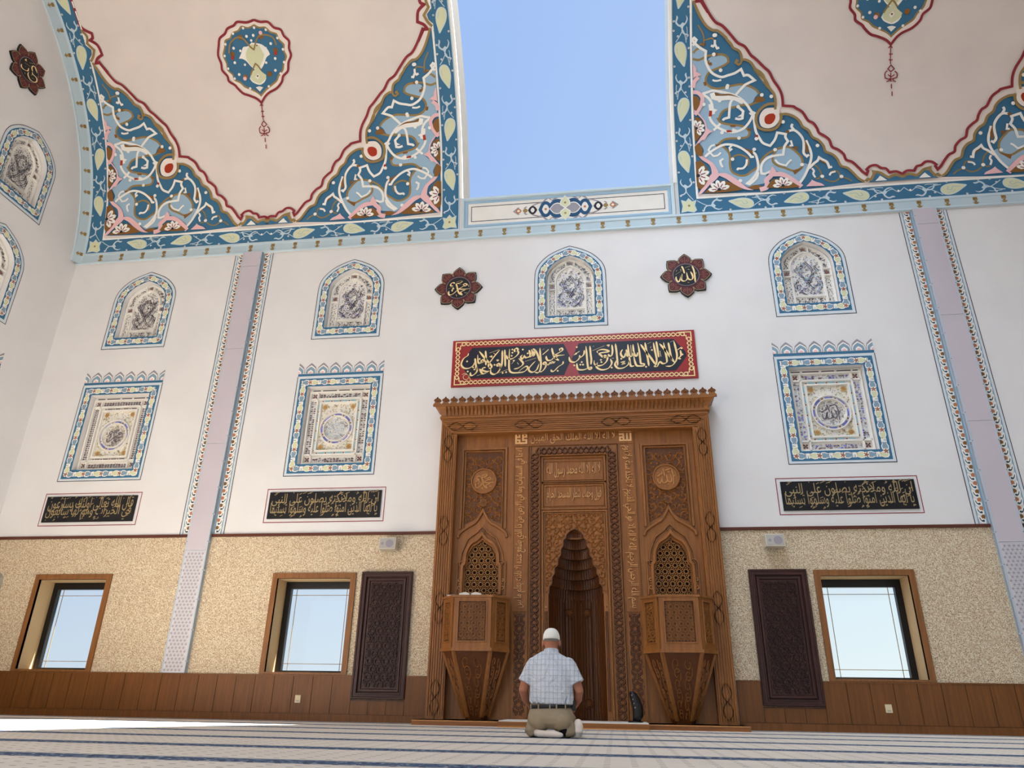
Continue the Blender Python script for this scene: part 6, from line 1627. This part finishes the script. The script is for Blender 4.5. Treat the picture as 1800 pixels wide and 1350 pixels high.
for k in range(2): loft(h, [(W_(0, .098, z), Vector((rx, 0, 0)), Vector((0, ry, 0))) for z, rx, ry in ((.868, .0775, .088), (.89, .079, .096))], 'hair', 24, False)
h.build('hair', pr)
c = MB(); secs = []
for k in range(11):
    t = k/10*PI/2*.97; secs.append((W_(0, .112-.0*k, .888+.108*math.sin(t)), Vector((.0865*math.cos(t)**.75, 0, 0)), Vector((0, .103*math.cos(t)**.75, -.012*math.cos(t)))))
secs = [(W_(0, .112, .878), Vector((.084, 0, 0)), Vector((0, .1, -.012)))] + secs
loft(c, secs, 'cap_white', 32); c.build('skullcap', pr)
# shirt
sh = MB()
loft(sh, [(W_(x, y, z), Vector((rx, 0, -.01)), Vector((0, ry, 0))) for z, rx, ry, y, x in ((.276, .17, .12, .035, .0), (.284, .198, .14, .035, .0), (.30, .216, .152, .03, .002), (.36, .217, .152, .028, .004), (.44, .215, .148, .03, .004), (.52, .22, .14, .035, 0), (.59, .222, .13, .045, 0), (.64, .226, .12, .055, 0), (.675, .216, .11, .06, 0), (.702, .194, .102, .064, 0), (.726, .16, .096, .068, 0), (.75, .115, .088, .075, 0), (.768, .08, .078, .085, 0))], 'shirt', 36)
for s in (-1, 1):
    a0 = Vector((s*.15, .05, .668)); a1 = Vector((s*.252, .025, .475)); d_ = (a1-a0).normalized(); sd = d_.cross(Vector((0, 1, 0))).normalized(); fr_ = d_.cross(sd)
    loft(sh, [(Vector(W_(*(a0+(a1-a0)*t))), sd*r, fr_*r*1.02) for t, r in ((-.15, .045), (0, .075), (.25, .083), (.5, .08), (.75, .077), (.97, .08), (1.0, .081))], 'shirt', 22)
rnd = random.Random(4)
for k in range(9):   # blousing folds over the belt and at the small of the back
    x = -.17+.042*k; limb(sh, [(W_(x, -.105+.25*x*x*4*.1, .298), .013), (W_(x+rnd.uniform(-.03, .03), -.11, .33+rnd.uniform(0, .05)), .01)], 'shirt', 8)
for s, z in (): limb(sh, [(W_(s*.17, -.07, z+.02), .012), (W_(s*.09, -.105, z-.02), .013), (W_(s*.02, -.108, z-.03), .008)], 'shirt', 8)
fuse(sh, 'shirt', pr, .0062, 4)
cl = MB(); loft(cl, [(W_(0, .085, z), Vector((rx, 0, 0)), Vector((0, ry, -.012))) for z, rx, ry in ((.738, .088, .082), (.772, .0755, .074), (.79, .073, .072), (.79, .069, .068), (.75, .07, .07))], 'shirt', 28, False); cl.build('collar', pr)
# trousers
tr = MB()
loft(tr, [(W_(0, y, z), Vector((rx, 0, 0)), Vector((0, ry, 0))) for z, rx, ry, y in ((.075, .17, .12, .02), (.12, .218, .165, .0), (.17, .225, .17, -.005), (.22, .212, .158, .01), (.26, .2, .14, .03), (.288, .197, .135, .035))], 'trousers', 36)
for s in (-1, 1):
    ball(tr, W_(s*.1, -.05, .15), (.122, .12, .1), 'trousers', 20)
    limb(tr, [(W_(s*.115, .05, .16), .11), (W_(s*.14, .3, .135), .092), (W_(s*.145, .46, .09), .07)], 'trousers', 20)
    limb(tr, [(W_(s*.15, .44, .07), .065), (W_(s*.165, .15, .075), .07), (W_(s*.17, -.02, .07), .062), (W_(s*.165, -.07, .055), .05)], 'trousers', 18)
limb(tr, [(W_(-.19, -.06, .14), .03), (W_(-.2, -.09, .05), .045), (W_(-.185, -.1, .03), .028)], 'trousers', 12)
limb(tr, [(W_(.18, -.08, .15), .035), (W_(.2, -.06, .06), .05)], 'trousers', 12)
fuse(tr, 'trousers', pr, .007, 5)
be = MB(); loft(be, [(W_(0, .033, z), Vector((rx, 0, .008)), Vector((0, ry, 0))) for z, rx, ry in ((.252, .208, .149), (.252, .212, .153), (.284, .211, .15), (.284, .2, .14))], 'leather', 40, False); beo = be.build('belt', pr)
for a in (-1.1, -.55, -.0, .3, .75): 
    lo = MB(); x, y = .2135*math.sin(a), .033-.154*math.cos(a); lo.box(W_(x-.006, y-.004, .247), W_(x+.006, y+.006, .289), 'trousers'); lo.build('belt_loop', beo)
po = MB(); po.box(W_(.195, .0, .235), W_(.238, .08, .325), 'leather'); po.build('belt_pouch', pr, .008)
# socked feet: the left folded flat under him, the right upright on its toes
f = MB(); limb(f, [(W_(-.105, -.125, .036), .033), (W_(-.04, -.14, .034), .03), (W_(.05, -.145, .032), .031), (W_(.105, -.14, .026), .022)], 'sock', 16); limb(f, [(W_(-.15, -.06, .05), .04), (W_(-.105, -.12, .036), .032)], 'sock'); fuse(f, 'sock', pr, .006, 4)
f = MB()
limb(f, [(W_(.26, -.035, .13), .036), (W_(.268, -.055, .1), .038), (W_(.262, -.06, .06), .04), (W_(.258, -.045, .034), .034), (W_(.258, .0, .024), .022)], 'sock', 18, 1.12)
limb(f, [(W_(.25, .0, .1), .035), (W_(.262, -.03, .125), .034)], 'sock'); fuse(f, 'sock', pr, .006, 4)
g = MB(); limb(g, [(W_(.13, -.08, .065), .05), (W_(.17, -.06, .03), .03)], 'shadow_cloth', 12); fuse(g, 'foot_shadow', pr, .007, 3)  # near-black blob standing in for the shade between the feet
